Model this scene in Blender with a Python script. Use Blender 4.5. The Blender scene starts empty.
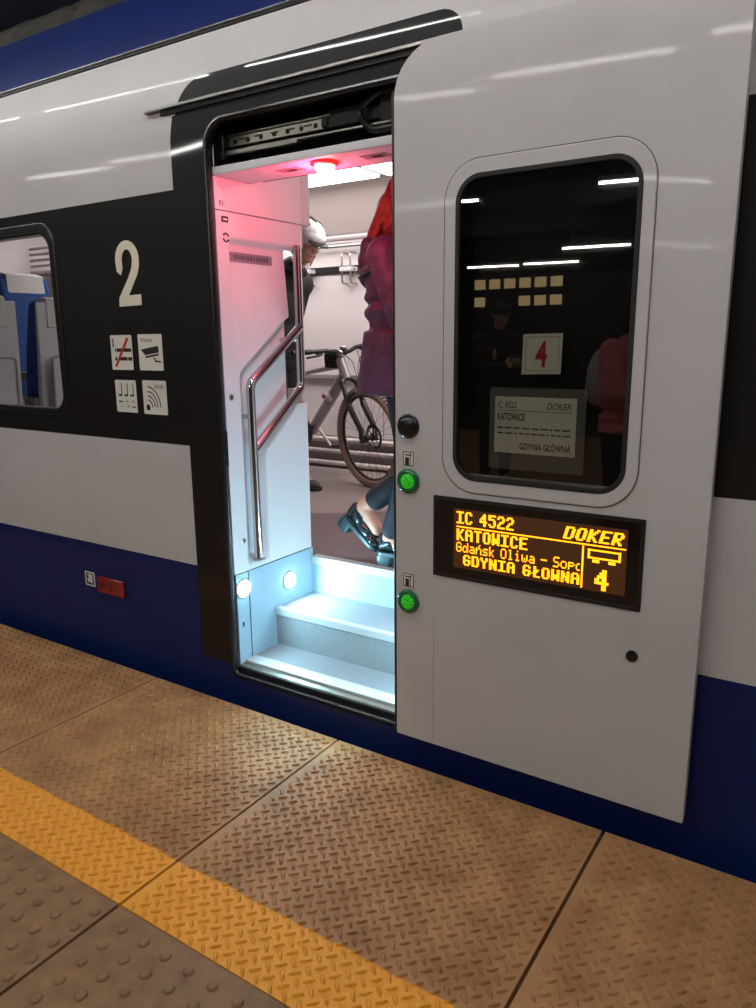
import bpy, bmesh, math, random
from mathutils import Vector, Matrix, Euler
from mathutils.geometry import delaunay_2d_cdt

random.seed(7)
S = bpy.context.scene
COL = S.collection
PI = math.pi
V3 = Vector

# ------------------------------------------------------------------ materials
def lin(c):
    return tuple((x/255/12.92) if x/255 <= .04045 else ((x/255+.055)/1.055)**2.4 for x in c)

def mat(name, rgb, rough=.5, metal=0.0, coat=0.0, emit=None, estr=0.0, noise=0.0, nscale=20, bump=0.0, bscale=200, bdist=.003, spec=.5, coat_rough=.05):
    m = bpy.data.materials.new(name); m.use_nodes = True
    nt = m.node_tree; b = nt.nodes['Principled BSDF']
    c = lin(rgb)
    b.inputs['Base Color'].default_value = (*c, 1)
    b.inputs['Roughness'].default_value = rough
    b.inputs['Metallic'].default_value = metal
    b.inputs['Coat Weight'].default_value = coat
    b.inputs['Coat Roughness'].default_value = coat_rough
    b.inputs['Specular IOR Level'].default_value = spec
    if emit:
        b.inputs['Emission Color'].default_value = (*lin(emit), 1)
        b.inputs['Emission Strength'].default_value = estr
    tc = None
    if noise or bump:
        tc = nt.nodes.new('ShaderNodeTexCoord')
    if noise:
        n = nt.nodes.new('ShaderNodeTexNoise'); n.inputs['Scale'].default_value = nscale; n.inputs['Detail'].default_value = 5
        nt.links.new(tc.outputs['Object'], n.inputs['Vector'])
        r = nt.nodes.new('ShaderNodeValToRGB')
        r.color_ramp.elements[0].position = .3; r.color_ramp.elements[1].position = .72
        r.color_ramp.elements[0].color = (*[x*(1-noise) for x in c], 1)
        r.color_ramp.elements[1].color = (*[min(1, x*(1+noise*.6)) for x in c], 1)
        nt.links.new(n.outputs['Fac'], r.inputs['Fac']); nt.links.new(r.outputs['Color'], b.inputs['Base Color'])
    if bump:
        n2 = nt.nodes.new('ShaderNodeTexNoise'); n2.inputs['Scale'].default_value = bscale; n2.inputs['Detail'].default_value = 3
        nt.links.new(tc.outputs['Object'], n2.inputs['Vector'])
        bp = nt.nodes.new('ShaderNodeBump'); bp.inputs['Strength'].default_value = bump; bp.inputs['Distance'].default_value = bdist
        nt.links.new(n2.outputs['Fac'], bp.inputs['Height']); nt.links.new(bp.outputs['Normal'], b.inputs['Normal'])
    return m

def glassmat(name, tint, ior=1.45, rough=0.0):
    m = bpy.data.materials.new(name); m.use_nodes = True
    nt = m.node_tree; nt.nodes.clear()
    out = nt.nodes.new('ShaderNodeOutputMaterial'); mix = nt.nodes.new('ShaderNodeMixShader')
    tr = nt.nodes.new('ShaderNodeBsdfTransparent'); tr.inputs[0].default_value = (*tint, 1)
    gl = nt.nodes.new('ShaderNodeBsdfGlossy'); gl.inputs['Roughness'].default_value = rough
    lw = nt.nodes.new('ShaderNodeLayerWeight'); lw.inputs[0].default_value = .5
    pw = nt.nodes.new('ShaderNodeMath'); pw.operation = 'POWER'; pw.inputs[1].default_value = 5; nt.links.new(lw.outputs['Facing'], pw.inputs[0])
    r0 = ((ior-1)/(ior+1))**2
    fr = nt.nodes.new('ShaderNodeMath'); fr.operation = 'MULTIPLY_ADD'; fr.inputs[1].default_value = 1-r0; fr.inputs[2].default_value = r0; nt.links.new(pw.outputs[0], fr.inputs[0])
    nt.links.new(fr.outputs[0], mix.inputs[0]); nt.links.new(tr.outputs[0], mix.inputs[1]); nt.links.new(gl.outputs[0], mix.inputs[2])
    nt.links.new(mix.outputs[0], out.inputs[0])
    return m

M = {}
M['white'] = mat('white_paint', (198,195,195), .5, coat=.11, noise=.05, nscale=3, coat_rough=.04, spec=.2)
M['black'] = mat('black_paint', (26,24,23), .5, coat=.4, spec=.15, coat_rough=.04)
M['blue'] = mat('blue_paint', (15,35,92), .5, coat=.15, spec=.2, noise=.12, nscale=4)
M['roof_grime'] = mat('roof_grime', (44,40,34), .9, noise=.6, nscale=9, bump=.6, bscale=30)
M['rubber'] = mat('black_rubber', (24,24,25), .45)
M['rubber_gloss'] = mat('glossy_rubber', (30,30,31), .22)
M['dark'] = mat('dark_recess', (18,17,17), .6)
M['alu'] = mat('brushed_aluminium', (186,184,178), .32, metal=1, noise=.08, nscale=40)
M['rail_alu'] = mat('dull_aluminium', (150,146,135), .4, metal=.8, noise=.15, nscale=30)
M['steel'] = mat('stainless_steel', (205,200,198), .16, metal=1)
M['cream'] = mat('cream_vinyl', (228,222,200), .5)
M['label_white'] = mat('white_vinyl', (226,222,212), .5)
M['ink'] = mat('black_ink', (22,20,20), .6)
M['red_ink'] = mat('red_ink', (190,22,30), .5)
M['red_paper'] = mat('red_marker', (205,60,48), .6)
M['panel'] = mat('light_grey_panel', (226,226,228), .38, noise=.03, nscale=6)
M['panel_up'] = mat('upper_panel_grey', (214,212,216), .4)
M['grille_grey'] = mat('grille_grey', (150,142,142), .5)
M['step'] = mat('grey_step_vinyl', (150,156,160), .55, noise=.1, nscale=120)
M['step_side'] = mat('step_side_grey', (160,186,202), .45)
M['nosing'] = mat('pale_nosing', (196,202,204), .45)
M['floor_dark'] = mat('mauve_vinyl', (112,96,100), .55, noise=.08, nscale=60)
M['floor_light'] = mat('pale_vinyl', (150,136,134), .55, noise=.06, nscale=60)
M['wall_in'] = mat('interior_white', (222,212,212), .45)
M['wall_grey'] = mat('interior_grey', (176,162,158), .5)
M['trim_in'] = mat('interior_trim', (150,142,142), .4)
M['band_in'] = mat('interior_black_band', (30,26,27), .4)
M['lum'] = mat('luminaire', (255,255,255), .5, emit=(255,250,246), estr=6.5)
M['red_lens'] = mat('red_lens', (230,30,30), .3, emit=(255,16,20), estr=3.2)
M['red_core'] = mat('warm_core', (255,200,160), .3, emit=(255,190,140), estr=14)
M['step_lens'] = mat('step_lens', (240,250,255), .3, emit=(200,240,255), estr=45)
M['green_lens'] = mat('green_lens', (40,190,50), .25, emit=(60,225,50), estr=.22, noise=.8, nscale=160)
M['green_ring'] = mat('green_ring', (18,104,70), .22, coat=.5)
M['led'] = mat('amber_led', (255,170,30), .5, emit=(255,140,16), estr=3.4)
M['led_bg'] = mat('led_panel', (40,26,17), .5, emit=(120,66,22), estr=.22)
M['screen'] = mat('display_black', (22,16,14), .12, coat=.4)
M['paper'] = mat('paper', (232,236,220), .8)
M['sleeve'] = mat('plastic_sleeve', (104,108,100), .35)
M['reflector'] = mat('red_reflector', (150,24,34), .25, coat=.6, noise=.4, nscale=60)
M['glass_win'] = glassmat('window_glass', (.80,.81,.81))
M['glass_door'] = glassmat('tinted_glass', (.76,.75,.73), 1.75)
M['tube'] = mat('fluorescent_tube', (255,250,235), .5, emit=(252,250,246), estr=66)
M['fixture'] = mat('lamp_fixture', (120,120,118), .5)
M['station_ceiling'] = mat('station_ceiling_paint', (74,84,108), .9, noise=.2, nscale=2)
M['station_wall'] = mat('station_wall_paint', (58,54,50), .85, noise=.2, nscale=2)
M['skin'] = mat('skin', (214,160,134), .5)
M['lips'] = mat('lips', (176,104,94), .5)
M['eye'] = mat('eye', (235,232,228), .2)
M['iris'] = mat('iris', (60,44,34), .2)
M['red_hair'] = mat('red_hair', (132,66,40), .5, noise=.6, nscale=45, bump=1, bscale=70, bdist=.008)
M['dark_hair'] = mat('dark_hair', (44,32,26), .6)
M['coat'] = mat('plum_coat', (72,40,70), .6, noise=.25, nscale=14, bump=.8, bscale=16, bdist=.02)
M['trouser'] = mat('navy_trousers', (17,20,32), .75)
M['shoe'] = mat('teal_black_shoe', (22,36,42), .22, coat=.3)
M['shoe_sole'] = mat('teal_sole', (54,80,86), .4)
M['black_cloth'] = mat('black_cloth', (30,27,30), .8, noise=.2, nscale=30)
M['man_trousers'] = mat('dark_trousers', (40,38,44), .8)
M['grey_shoe'] = mat('grey_shoe', (74,66,66), .6)
M['helmet'] = mat('white_helmet', (240,238,236), .2, coat=.4)
M['pink'] = mat('pink_jacket', (228,130,134), .7, noise=.15, nscale=10)
M['white_cloth'] = mat('white_cloth', (215,210,205), .8)
M['seat_blue'] = mat('blue_seat_cloth', (38,74,140), .85, noise=.1, nscale=80)
M['seat_grey'] = mat('grey_seat_shell', (204,204,206), .45)
M['frame_grey'] = mat('bike_frame_grey', (168,160,164), .3, metal=.4, coat=.3)
M['bike_black'] = mat('bike_black', (26,24,25), .4)
M['fork'] = mat('fork_black', (46,42,43), .3, coat=.3)
M['tyre'] = mat('tyre_brown', (146,118,108), .8)
M['tyre_tread'] = mat('tyre_tread', (50,43,41), .9)
M['pipe'] = mat('heating_pipe', (214,202,198), .3, metal=.3)
M['kiosk'] = mat('kiosk_dark', (40,40,44), .6)
M['lit'] = mat('lit_window', (255,225,170), .5, emit=(255,220,160), estr=1.6)

# ------------------------------------------------------------------ mesh helpers
class MB:
    def __init__(s): s.v = []; s.f = []; s.m = []; s.cur = 0
    def add(s, vs, fs):
        o = len(s.v); s.v += [tuple(v) for v in vs]
        for f in fs: s.f.append([i+o for i in f]); s.m.append(s.cur)
        return s
    def box(s, c, d, rot=None):
        x, y, z = d[0]/2, d[1]/2, d[2]/2
        vs = [V3((a*x, b*y, e*z)) for a in (-1,1) for b in (-1,1) for e in (-1,1)]
        if rot is not None:
            R = rot if isinstance(rot, Matrix) else Euler(rot).to_matrix()
            vs = [R @ v for v in vs]
        c = V3(c); vs = [v+c for v in vs]
        return s.add(vs, [(0,1,3,2),(4,6,7,5),(0,4,5,1),(2,3,7,6),(0,2,6,4),(1,5,7,3)])
    def bb(s, lo, hi):
        return s.box([(a+b)/2 for a, b in zip(lo, hi)], [abs(b-a) for a, b in zip(lo, hi)])
    def tube(s, path, r, n=12, closed=False, cap=True, flat=None):
        P = [V3(p) for p in path]; k = len(P)
        rr = r if isinstance(r, (list, tuple)) else [r]*k
        T = []
        for i in range(k):
            if closed: t = P[(i+1) % k]-P[i-1]
            else: t = P[min(i+1, k-1)]-P[max(i-1, 0)]
            T.append(t.normalized())
        a = V3((0,0,1)) if abs(T[0].z) < .9 else V3((1,0,0))
        u = T[0].cross(a).normalized(); rings = []
        for i in range(k):
            u = (u - T[i]*u.dot(T[i])).normalized(); w = T[i].cross(u)
            rings.append([P[i]+(u*math.cos(2*PI*j/n)+w*math.sin(2*PI*j/n))*rr[i] for j in range(n)])
        vs = [p for rg in rings for p in rg]; fs = []
        for i in range(k if closed else k-1):
            i2 = (i+1) % k
            for j in range(n): fs.append((i*n+j, i*n+(j+1) % n, i2*n+(j+1) % n, i2*n+j))
        if cap and not closed:
            fs.append(tuple(range(n-1, -1, -1))); fs.append(tuple((k-1)*n+j for j in range(n)))
        return s.add(vs, fs)
    def cyl(s, p0, p1, r0, r1=None, n=20):
        return s.tube([p0, p1], [r0, r0 if r1 is None else r1], n)
    def lathe(s, prof, c, axis=(0,0,1), n=24):
        # prof: list of (r, h) from start to end along axis
        ax = V3(axis).normalized(); a = V3((0,0,1)) if abs(ax.z) < .9 else V3((1,0,0))
        u = ax.cross(a).normalized(); w = ax.cross(u); c = V3(c)
        vs = []; fs = []; k = len(prof)
        for r, h in prof:
            for j in range(n): vs.append(c+ax*h+(u*math.cos(2*PI*j/n)+w*math.sin(2*PI*j/n))*max(r, 1e-5))
        for i in range(k-1):
            for j in range(n): fs.append((i*n+j, i*n+(j+1) % n, (i+1)*n+(j+1) % n, (i+1)*n+j))
        fs.append(tuple(range(n-1, -1, -1))); fs.append(tuple((k-1)*n+j for j in range(n)))
        return s.add(vs, fs)
    def ell(s, c, r, rot=None, n=20, k=12):
        r = (r, r, r) if not isinstance(r, (tuple, list)) else r
        R = Matrix.Identity(3) if rot is None else (rot if isinstance(rot, Matrix) else Euler(rot).to_matrix())
        c = V3(c); vs = [c+R@V3((0,0,r[2]))]; fs = []
        for i in range(1, k):
            t = PI*i/k
            for j in range(n):
                p = 2*PI*j/n
                vs.append(c+R@V3((r[0]*math.sin(t)*math.cos(p), r[1]*math.sin(t)*math.sin(p), r[2]*math.cos(t))))
        vs.append(c-R@V3((0,0,r[2])))
        for j in range(n): fs.append((0, 1+j, 1+(j+1) % n))
        for i in range(k-2):
            for j in range(n): a = 1+i*n; fs.append((a+j, a+n+j, a+n+(j+1) % n, a+(j+1) % n))
        L = len(vs)-1; a = 1+(k-2)*n
        for j in range(n): fs.append((a+j, L, a+(j+1) % n))
        return s.add(vs, fs)
    def cap(s, p0, p1, r0, r1=None, n=14):
        # tapered capsule
        r1 = r0 if r1 is None else r1
        p0, p1 = V3(p0), V3(p1); d = (p1-p0); L = d.length
        if L < 1e-6: return s.ell(p0, r0)
        prof = []
        for i in range(0, 6): t = PI/2*i/5; prof.append((r0*math.sin(t)+1e-5, -r0*math.cos(t)))
        for i in range(0, 6): t = PI/2*i/5; prof.append((r1*math.cos(t)+1e-5, L+r1*math.sin(t)))
        return s.lathe(prof, p0, d, n)
    def torus(s, c, axis, R, r, n=48, k=12):
        ax = V3(axis).normalized(); a = V3((0,0,1)) if abs(ax.z) < .9 else V3((1,0,0))
        u = ax.cross(a).normalized(); w = ax.cross(u); c = V3(c)
        return s.tube([c+(u*math.cos(2*PI*j/n)+w*math.sin(2*PI*j/n))*R for j in range(n)], r, k, closed=True)
    def prism(s, poly, y0, y1, fn=None):
        # polygon in XZ, extruded along Y
        fn = fn or (lambda x, z, y: (x, y, z))
        n = len(poly)
        vs = [fn(x, z, y0) for x, z in poly]+[fn(x, z, y1) for x, z in poly]
        fs = [tuple(range(n)), tuple(range(2*n-1, n-1, -1))]+[(i, i+n, (i+1) % n+n, (i+1) % n) for i in range(n)]
        return s.add(vs, fs)
    def ring(s, outer, inner, y0, y1, fn=None):
        fn = fn or (lambda x, z, y: (x, y, z))
        n = len(outer); vs = []
        for P, y in ((outer, y0), (inner, y0), (outer, y1), (inner, y1)): vs += [fn(x, z, y) for x, z in P]
        fs = []
        for i in range(n):
            j = (i+1) % n
            fs += [(i, j, n+j, n+i), (2*n+i, 3*n+i, 3*n+j, 2*n+j), (i, 2*n+i, 2*n+j, j), (n+i, n+j, 3*n+j, 3*n+i)]
        return s.add(vs, fs)
    def mesh(s, name, mats, off=(0,0,0), smooth=None):
        me = bpy.data.meshes.new(name); o = V3(off)
        me.from_pydata([V3(v)-o for v in s.v], [], s.f)
        mats = mats if isinstance(mats, (list, tuple)) else [mats]
        for m in mats: me.materials.append(M[m] if isinstance(m, str) else m)
        me.polygons.foreach_set('material_index', s.m)
        bm = bmesh.new(); bm.from_mesh(me); bmesh.ops.recalc_face_normals(bm, faces=bm.faces); bm.to_mesh(me); bm.free()
        if smooth:
            me.polygons.foreach_set('use_smooth', [True]*len(me.polygons)); me.set_sharp_from_angle(angle=math.radians(smooth))
        return me
    def build(s, name, mats, parent=None, smooth=35, bevel=0, local=False, label=None):
        off = (0,0,0)
        if parent is not None and not local:
            p = parent; off = V3((0,0,0))
            while p is not None: off = off+p.location; p = p.parent
        o = bpy.data.objects.new(name, s.mesh(name, mats, off, smooth)); COL.objects.link(o)
        if parent is not None: o.parent = parent
        if bevel:
            b = o.modifiers.new('bevel', 'BEVEL'); b.width = bevel; b.segments = 3; b.limit_method = 'ANGLE'; b.angle_limit = math.radians(40)
        if label: o['label'] = label
        return o

def tag(o, label=None, cat=None, group=None, kind=None):
    if label: o['label'] = label
    if cat: o['category'] = cat
    if group: o['group'] = group
    if kind: o['kind'] = kind
    return o

def empty(name, loc, label, cat, group=None, rz=0):
    o = bpy.data.objects.new(name, None); COL.objects.link(o); o.location = loc; o.rotation_euler = (0,0,rz)
    o.empty_display_size = .1
    return tag(o, label, cat, group)

def struct(mb, name, mats, label=None, bevel=0, smooth=35):
    o = mb.build(name, mats, None, smooth, bevel)
    return tag(o, label, kind='structure')

def solid(o, t, angle=14):
    # thicken a sheet inwards, then smooth-shade it with crisp edges
    s = o.modifiers.new('t', 'SOLIDIFY'); s.thickness = t; s.offset = -1
    dg = bpy.context.evaluated_depsgraph_get(); dg.update()
    me = bpy.data.meshes.new_from_object(o.evaluated_get(dg)); o.modifiers.clear(); old = o.data; o.data = me; bpy.data.meshes.remove(old); me.name = o.name
    me.polygons.foreach_set('use_smooth', [True]*len(me.polygons)); me.set_sharp_from_angle(angle=math.radians(angle))

def copy_tree(o, parent=None):
    c = o.copy(); COL.objects.link(c)
    if parent is not None: c.parent = parent
    for ch in list(o.children): copy_tree(ch, c)
    return c

def rrect(x0, x1, z0, z1, r, n=8):
    # r: one radius or (bl, br, tr, tl)
    if not isinstance(r, (tuple, list)): r = (r, r, r, r)
    P = []
    for (cx, cz, rad, a0) in ((x0+r[0], z0+r[0], r[0], PI), (x1-r[1], z0+r[1], r[1], 1.5*PI), (x1-r[2], z1-r[2], r[2], 0), (x0+r[3], z1-r[3], r[3], PI/2)):
        for i in range(n+1):
            a = a0+PI/2*i/n; P.append((cx+rad*math.cos(a), cz+rad*math.sin(a)))
    return P

def inside(p, poly):
    x, y = p; c = False; j = len(poly)-1
    for i in range(len(poly)):
        xi, yi = poly[i]; xj, yj = poly[j]
        if (yi > y) != (yj > y) and x < (xj-xi)*(y-yi)/(yj-yi)+xi: c = not c
        j = i
    return c

def arc(c, r, a0, a1, n=8):
    return [(c[0]+r*math.cos(a0+(a1-a0)*i/n), c[1]+r*math.sin(a0+(a1-a0)*i/n)) for i in range(n+1)]

def fillet(path, r, n=6):
    P = [V3(p) for p in path]; out = [P[0]]
    for i in range(1, len(P)-1):
        a, b, c = P[i-1], P[i], P[i+1]
        u = (a-b).normalized(); w = (c-b).normalized(); ang = u.angle(w)
        d = min(r/math.tan(ang/2), .45*(a-b).length, .45*(c-b).length)
        p0, p1 = b+u*d, b+w*d
        for k in range(n+1):
            t = k/n; out.append(p0*(1-t)**2+b*2*t*(1-t)+p1*t*t)
    out.append(P[-1]); return out

def text_into(mb, s, x0, x1, z0, z1, y, depth=.0006, shear=0, bold=0.0, fn=None):
    cu = bpy.data.curves.new('t', 'FONT'); cu.body = s; cu.size = 1; cu.shear = shear; cu.offset = bold; cu.resolution_u = 4
    ob = bpy.data.objects.new('t', cu); COL.objects.link(ob)
    dg = bpy.context.evaluated_depsgraph_get(); dg.update()
    me = bpy.data.meshes.new_from_object(ob.evaluated_get(dg))
    vs = [v.co.copy() for v in me.vertices]; fs = [tuple(p.vertices) for p in me.polygons]
    bpy.data.objects.remove(ob); bpy.data.curves.remove(cu); bpy.data.meshes.remove(me)
    ax, bx = min(v.x for v in vs), max(v.x for v in vs); ay, by = min(v.y for v in vs), max(v.y for v in vs)
    fn = fn or (lambda x, z: (x, y, z))
    mb.add([fn(x0+(v.x-ax)/(bx-ax)*(x1-x0), z0+(v.y-ay)/(by-ay)*(z1-z0)) for v in vs], fs)

# carriage side profile: vertical to 2.2 m, then leaning inwards
def prof(z): return .8*(z-2.2)**2 if z > 2.2 else 0.0
def onside(x, z, y): return (x, y+prof(z), z)

# ------------------------------------------------------------------ blob (organic) helper
def blob(prims, name, m, parent, voxel=.006, smooth=4, off=None, label=None):
    mb = MB()
    for p in prims:
        if p[0] == 'e': mb.ell(p[1], p[2], p[3] if len(p) > 3 else None)
        elif p[0] == 'c': mb.cap(p[1], p[2], p[3], p[4] if len(p) > 4 else None)
        elif p[0] == 'y': mb.cyl(p[1], p[2], p[3], p[4], 28)
        elif p[0] == 'b': mb.box(p[1], p[2], p[3] if len(p) > 3 else None)
        elif p[0] == 't': mb.torus(p[1], p[2], p[3], p[4])
    o = mb.build(name, m, parent, None)
    r = o.modifiers.new('r', 'REMESH'); r.mode = 'VOXEL'; r.voxel_size = voxel; r.use_smooth_shade = True
    sm = o.modifiers.new('s', 'SMOOTH'); sm.iterations = smooth; sm.factor = .5
    dg = bpy.context.evaluated_depsgraph_get(); dg.update()
    me = bpy.data.meshes.new_from_object(o.evaluated_get(dg))
    o.modifiers.clear(); old = o.data; o.data = me; bpy.data.meshes.remove(old); me.name = name
    if not me.materials: me.materials.append(M[m])
    me.polygons.foreach_set('use_smooth', [True]*len(me.polygons))
    if label: o['label'] = label
    return o

def frame3(f, up=(0,0,1)):
    f = V3(f).normalized(); l = V3(up).cross(f).normalized(); u = f.cross(l)
    return f, l, u

def head_prims(c, f, up=(0,0,1)):
    f, l, u = frame3(f, up); c = V3(c); R = Matrix((f, l, u)).transposed()
    at = lambda a, b, e: c+f*a+l*b+u*e
    P = [('e', at(-.012,0,.03), (.096,.076,.088), R), ('e', at(.02,0,-.03), (.072,.062,.088), R),
         ('e', at(.058,0,-.085), (.028,.034,.024), R), ('c', at(.084,0,.012), at(.098,0,-.03), .009, .013),
         ('e', at(.074,0,.034), (.022,.05,.013), R), ('e', at(.066,.034,-.028), (.022,.022,.02), R), ('e', at(.066,-.034,-.028), (.022,.022,.02), R),
         ('c', at(.083,.018,-.058), at(.083,-.018,-.058), .0085), ('c', at(.081,.014,-.068), at(.081,-.014,-.068), .0085)]
    for s in (1,-1): P += [('e', at(-.008,.078*s,-.004), (.02,.008,.032), R)]
    return P
def face_parts(parent, c, f, up=(0,0,1)):
    f, l, u = frame3(f, up); c = V3(c)
    for s in (1,-1):
        mb = MB(); mb.ell(c+f*.077+l*.031*s+u*.012, .0125, n=14, k=10); e = mb.build('eye', 'eye', parent)
        mb = MB(); mb.ell(c+f*.087+l*.031*s+u*.012, .0055, n=10, k=8); mb.build('iris', 'iris', parent)
    mb = MB(); mb.cap(c+f*.091+l*.02-u*.0615, c+f*.091-l*.02-u*.0615, .0045); mb.build('lips', 'lips', parent)

def hand_prims(w, d, n, curl=.5, thumb=1, sc=1.0):
    # wrist, finger direction d, palm normal n (fingers curl towards n)
    w = V3(w); d = V3(d).normalized(); n = (V3(n)-d*V3(n).dot(d)).normalized(); s = d.cross(n)*thumb
    P = [('c', w, w+d*.05*sc, .024*sc, .022*sc)]
    for k in (-1.5,-.5,.5,1.5): P.append(('c', w+d*.02*sc+s*.013*k*sc, w+d*.082*sc+s*.0175*k*sc, .0125*sc, .0105*sc))
    for k, L in ((1.5,.9),(.5,1.03),(-.5,.97),(-1.5,.78)):
        p = w+d*.085*sc+s*.0178*k*sc; a = .25*curl; dd = d
        for q, ln in enumerate((.042,.028,.021)):
            a2 = a+curl*.75*q
            dd = d*math.cos(a2)+n*math.sin(a2); p2 = p+dd*ln*L*sc
            P.append(('c', p, p2, (.0092-.0008*q)*sc, (.0085-.0008*q)*sc)); p = p2
    p = w+d*.022*sc+s*.02*sc
    q1 = p+(s*.8+d*.55+n*.35).normalized()*.042*sc; q2 = q1+(d*.85+n*.45+s*.2).normalized()*.032*sc; q3 = q2+(d*.9+n*.5).normalized()*.025*sc
    P += [('c', p, q1, .0155*sc, .012*sc), ('c', q1, q2, .0118*sc, .0105*sc), ('c', q2, q3, .0103*sc, .0082*sc)]
    return P

def body_prims(J):
    P = head_prims(J['head'], J['face'], J.get('hup', (0,0,1)))
    P += [('c', J['neck'], V3(J['head'])-V3((0,0,.05)), .055, .05), ('c', J['chest'], J['neck'], .1, .06)]
    P += [('e', J['chest'], J.get('rc', (.11,.16,.17))), ('e', J['belly'], J.get('rb', (.10,.135,.15))), ('e', J['pelvis'], J.get('rp', (.11,.16,.12)))]
    for s in 'LR':
        P += [('c', J['chest']+V3((0,0,.1)), J['sh'+s], .06, .058), ('c', J['sh'+s], J['el'+s], .052, .042), ('c', J['el'+s], J['wr'+s], .041, .028)]
        P += [('c', J['hip'+s], J['kn'+s], .085, .058), ('c', J['kn'+s], V3(J['kn'+s]).lerp(V3(J['an'+s]), .35), .056, .057), ('c', V3(J['kn'+s]).lerp(V3(J['an'+s]), .3), J['an'+s], .058, .036)]
        P += [('c', J['an'+s], J['to'+s], .036, .03)]
        P += hand_prims(J['wr'+s], J['hd'+s], J['hn'+s], J.get('curl', .5), J.get('th'+s, 1))
    return P

# ================================================================== PLATFORM
def plate_mat():
    m = bpy.data.materials.new('platform_plate'); m.use_nodes = True
    nt = m.node_tree; b = nt.nodes['Principled BSDF']; L = nt.links
    tc = nt.nodes.new('ShaderNodeTexCoord'); sp = nt.nodes.new('ShaderNodeSeparateXYZ'); L.new(tc.outputs['Object'], sp.inputs[0])
    n = nt.nodes.new('ShaderNodeTexNoise'); n.inputs['Scale'].default_value = 7; n.inputs['Detail'].default_value = 6; L.new(tc.outputs['Object'], n.inputs['Vector'])
    g = nt.nodes.new('ShaderNodeTexNoise'); g.inputs['Scale'].default_value = 330; g.inputs['Detail'].default_value = 2; L.new(tc.outputs['Object'], g.inputs['Vector'])
    r = nt.nodes.new('ShaderNodeValToRGB'); r.color_ramp.elements[0].position = .25; r.color_ramp.elements[1].position = .75
    r.color_ramp.elements[0].color = (*lin((146,106,68)), 1); r.color_ramp.elements[1].color = (*lin((190,144,96)), 1); L.new(n.outputs['Fac'], r.inputs['Fac'])
    # yellow paint on the inner fifth of the slab, worn edge
    a = nt.nodes.new('ShaderNodeMath'); a.operation = 'MULTIPLY_ADD'; L.new(n.outputs['Fac'], a.inputs[0]); a.inputs[1].default_value = .03; L.new(sp.outputs['Y'], a.inputs[2])
    st = nt.nodes.new('ShaderNodeMapRange'); st.inputs['From Min'].default_value = -.852; st.inputs['From Max'].default_value = -.847; L.new(a.outputs[0], st.inputs['Value'])
    y = nt.nodes.new('ShaderNodeValToRGB'); y.color_ramp.elements[0].position = .3; y.color_ramp.elements[1].position = .6
    y.color_ramp.elements[0].color = (*lin((222,148,50)), 1); y.color_ramp.elements[1].color = (*lin((244,176,64)), 1); L.new(g.outputs['Fac'], y.inputs['Fac'])
    mx = nt.nodes.new('ShaderNodeMix'); mx.data_type = 'RGBA'; L.new(st.outputs[0], mx.inputs[0]); L.new(y.outputs[0], mx.inputs[6]); L.new(r.outputs[0], mx.inputs[7])
    L.new(mx.outputs[2], b.inputs['Base Color'])
    bp = nt.nodes.new('ShaderNodeBump'); bp.inputs['Strength'].default_value = .35; bp.inputs['Distance'].default_value = .002; L.new(g.outputs['Fac'], bp.inputs['Height']); L.new(bp.outputs[0], b.inputs['Normal'])
    # tread tops are polished by feet, the plate between them is dull
    rz = nt.nodes.new('ShaderNodeMapRange'); rz.inputs['From Min'].default_value = .0005; rz.inputs['From Max'].default_value = .004
    b.inputs['Specular IOR Level'].default_value = .35; rz.inputs['To Min'].default_value = .6; rz.inputs['To Max'].default_value = .27; L.new(sp.outputs['Z'], rz.inputs['Value']); L.new(rz.outputs[0], b.inputs['Roughness'])
    return m
M['plate'] = plate_mat()
M['stud'] = mat('stud_concrete', (144,112,78), .7, noise=.28, nscale=16, bump=.4, bscale=240)

EDGE = -.075; BACK = -1.068; X0 = -3.535
def lozenge(mb, cx, cy, ang, L=.0158, W=.0060, H=.0066):
    ca, sa = math.cos(ang), math.sin(ang); vs = []; fs = []
    n = 10
    for sc, h in ((1, -.02), (.86, .62), (.5, 1)):
        for k in range(n):
            t = 2*PI*k/n; x = L*sc*math.cos(t); y = W*sc*math.sin(t)*(1-.25*abs(math.cos(t)))
            vs.append((cx+x*ca-y*sa, cy+x*sa+y*ca, H*h))
    for i in range(2):
        for k in range(n): fs.append((i*n+k, i*n+(k+1) % n, (i+1)*n+(k+1) % n, (i+1)*n+k))
    fs.append(tuple(2*n+k for k in range(n)))
    mb.add(vs, fs)
def make_plate(x0):
    mb = MB(); g = .005
    mb.bb((x0+g, BACK+.001, -.06), (x0+1-g, EDGE, 0))
    P = .0435
    for j in range(23):
        y = -1.055+P*j
        for i in range(22):
            x = x0+.039+P*i
            lozenge(mb, x, y, .75*PI)
            if i < 22 and j < 22 and x+P/2 < x0+.978 and y+P/2 < EDGE-.012: lozenge(mb, x+P/2, y+P/2, .25*PI)
    o = struct(mb, 'platform_slab', 'plate', 'diamond-patterned platform slab with yellow painted strip')
    return o
for k in range(-2, 6): make_plate(X0+k)
for k in range(-1, 5):
    mb = MB(); x0 = X0+k; g = .005
    mb.bb((x0+g, -2.06, -.06), (x0+1-g, BACK-.002, -.0005))
    for j in range(15):
        for i in range(12):
            cx, cy = x0+.088+.08*i-.008*(k == 2), -1.122-.0605*j
            if cx > x0+.97: continue
            s = random.uniform(.92, 1.05)
            mb.lathe([(.0155*s,-.001), (.0145*s,.0024), (.0115*s,.005), (.006*s,.006), (0,.0062)], (cx, cy, 0), n=16)
    struct(mb, 'tactile_slab', 'stud', 'grey brown platform slab with round raised studs')
mb = MB(); mb.bb((-9, -9, -.3), (5, EDGE-.01, -.062)); struct(mb, 'floor_platform', mat('dark_grit', (58,42,32), .95, noise=.5, nscale=200))
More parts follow.
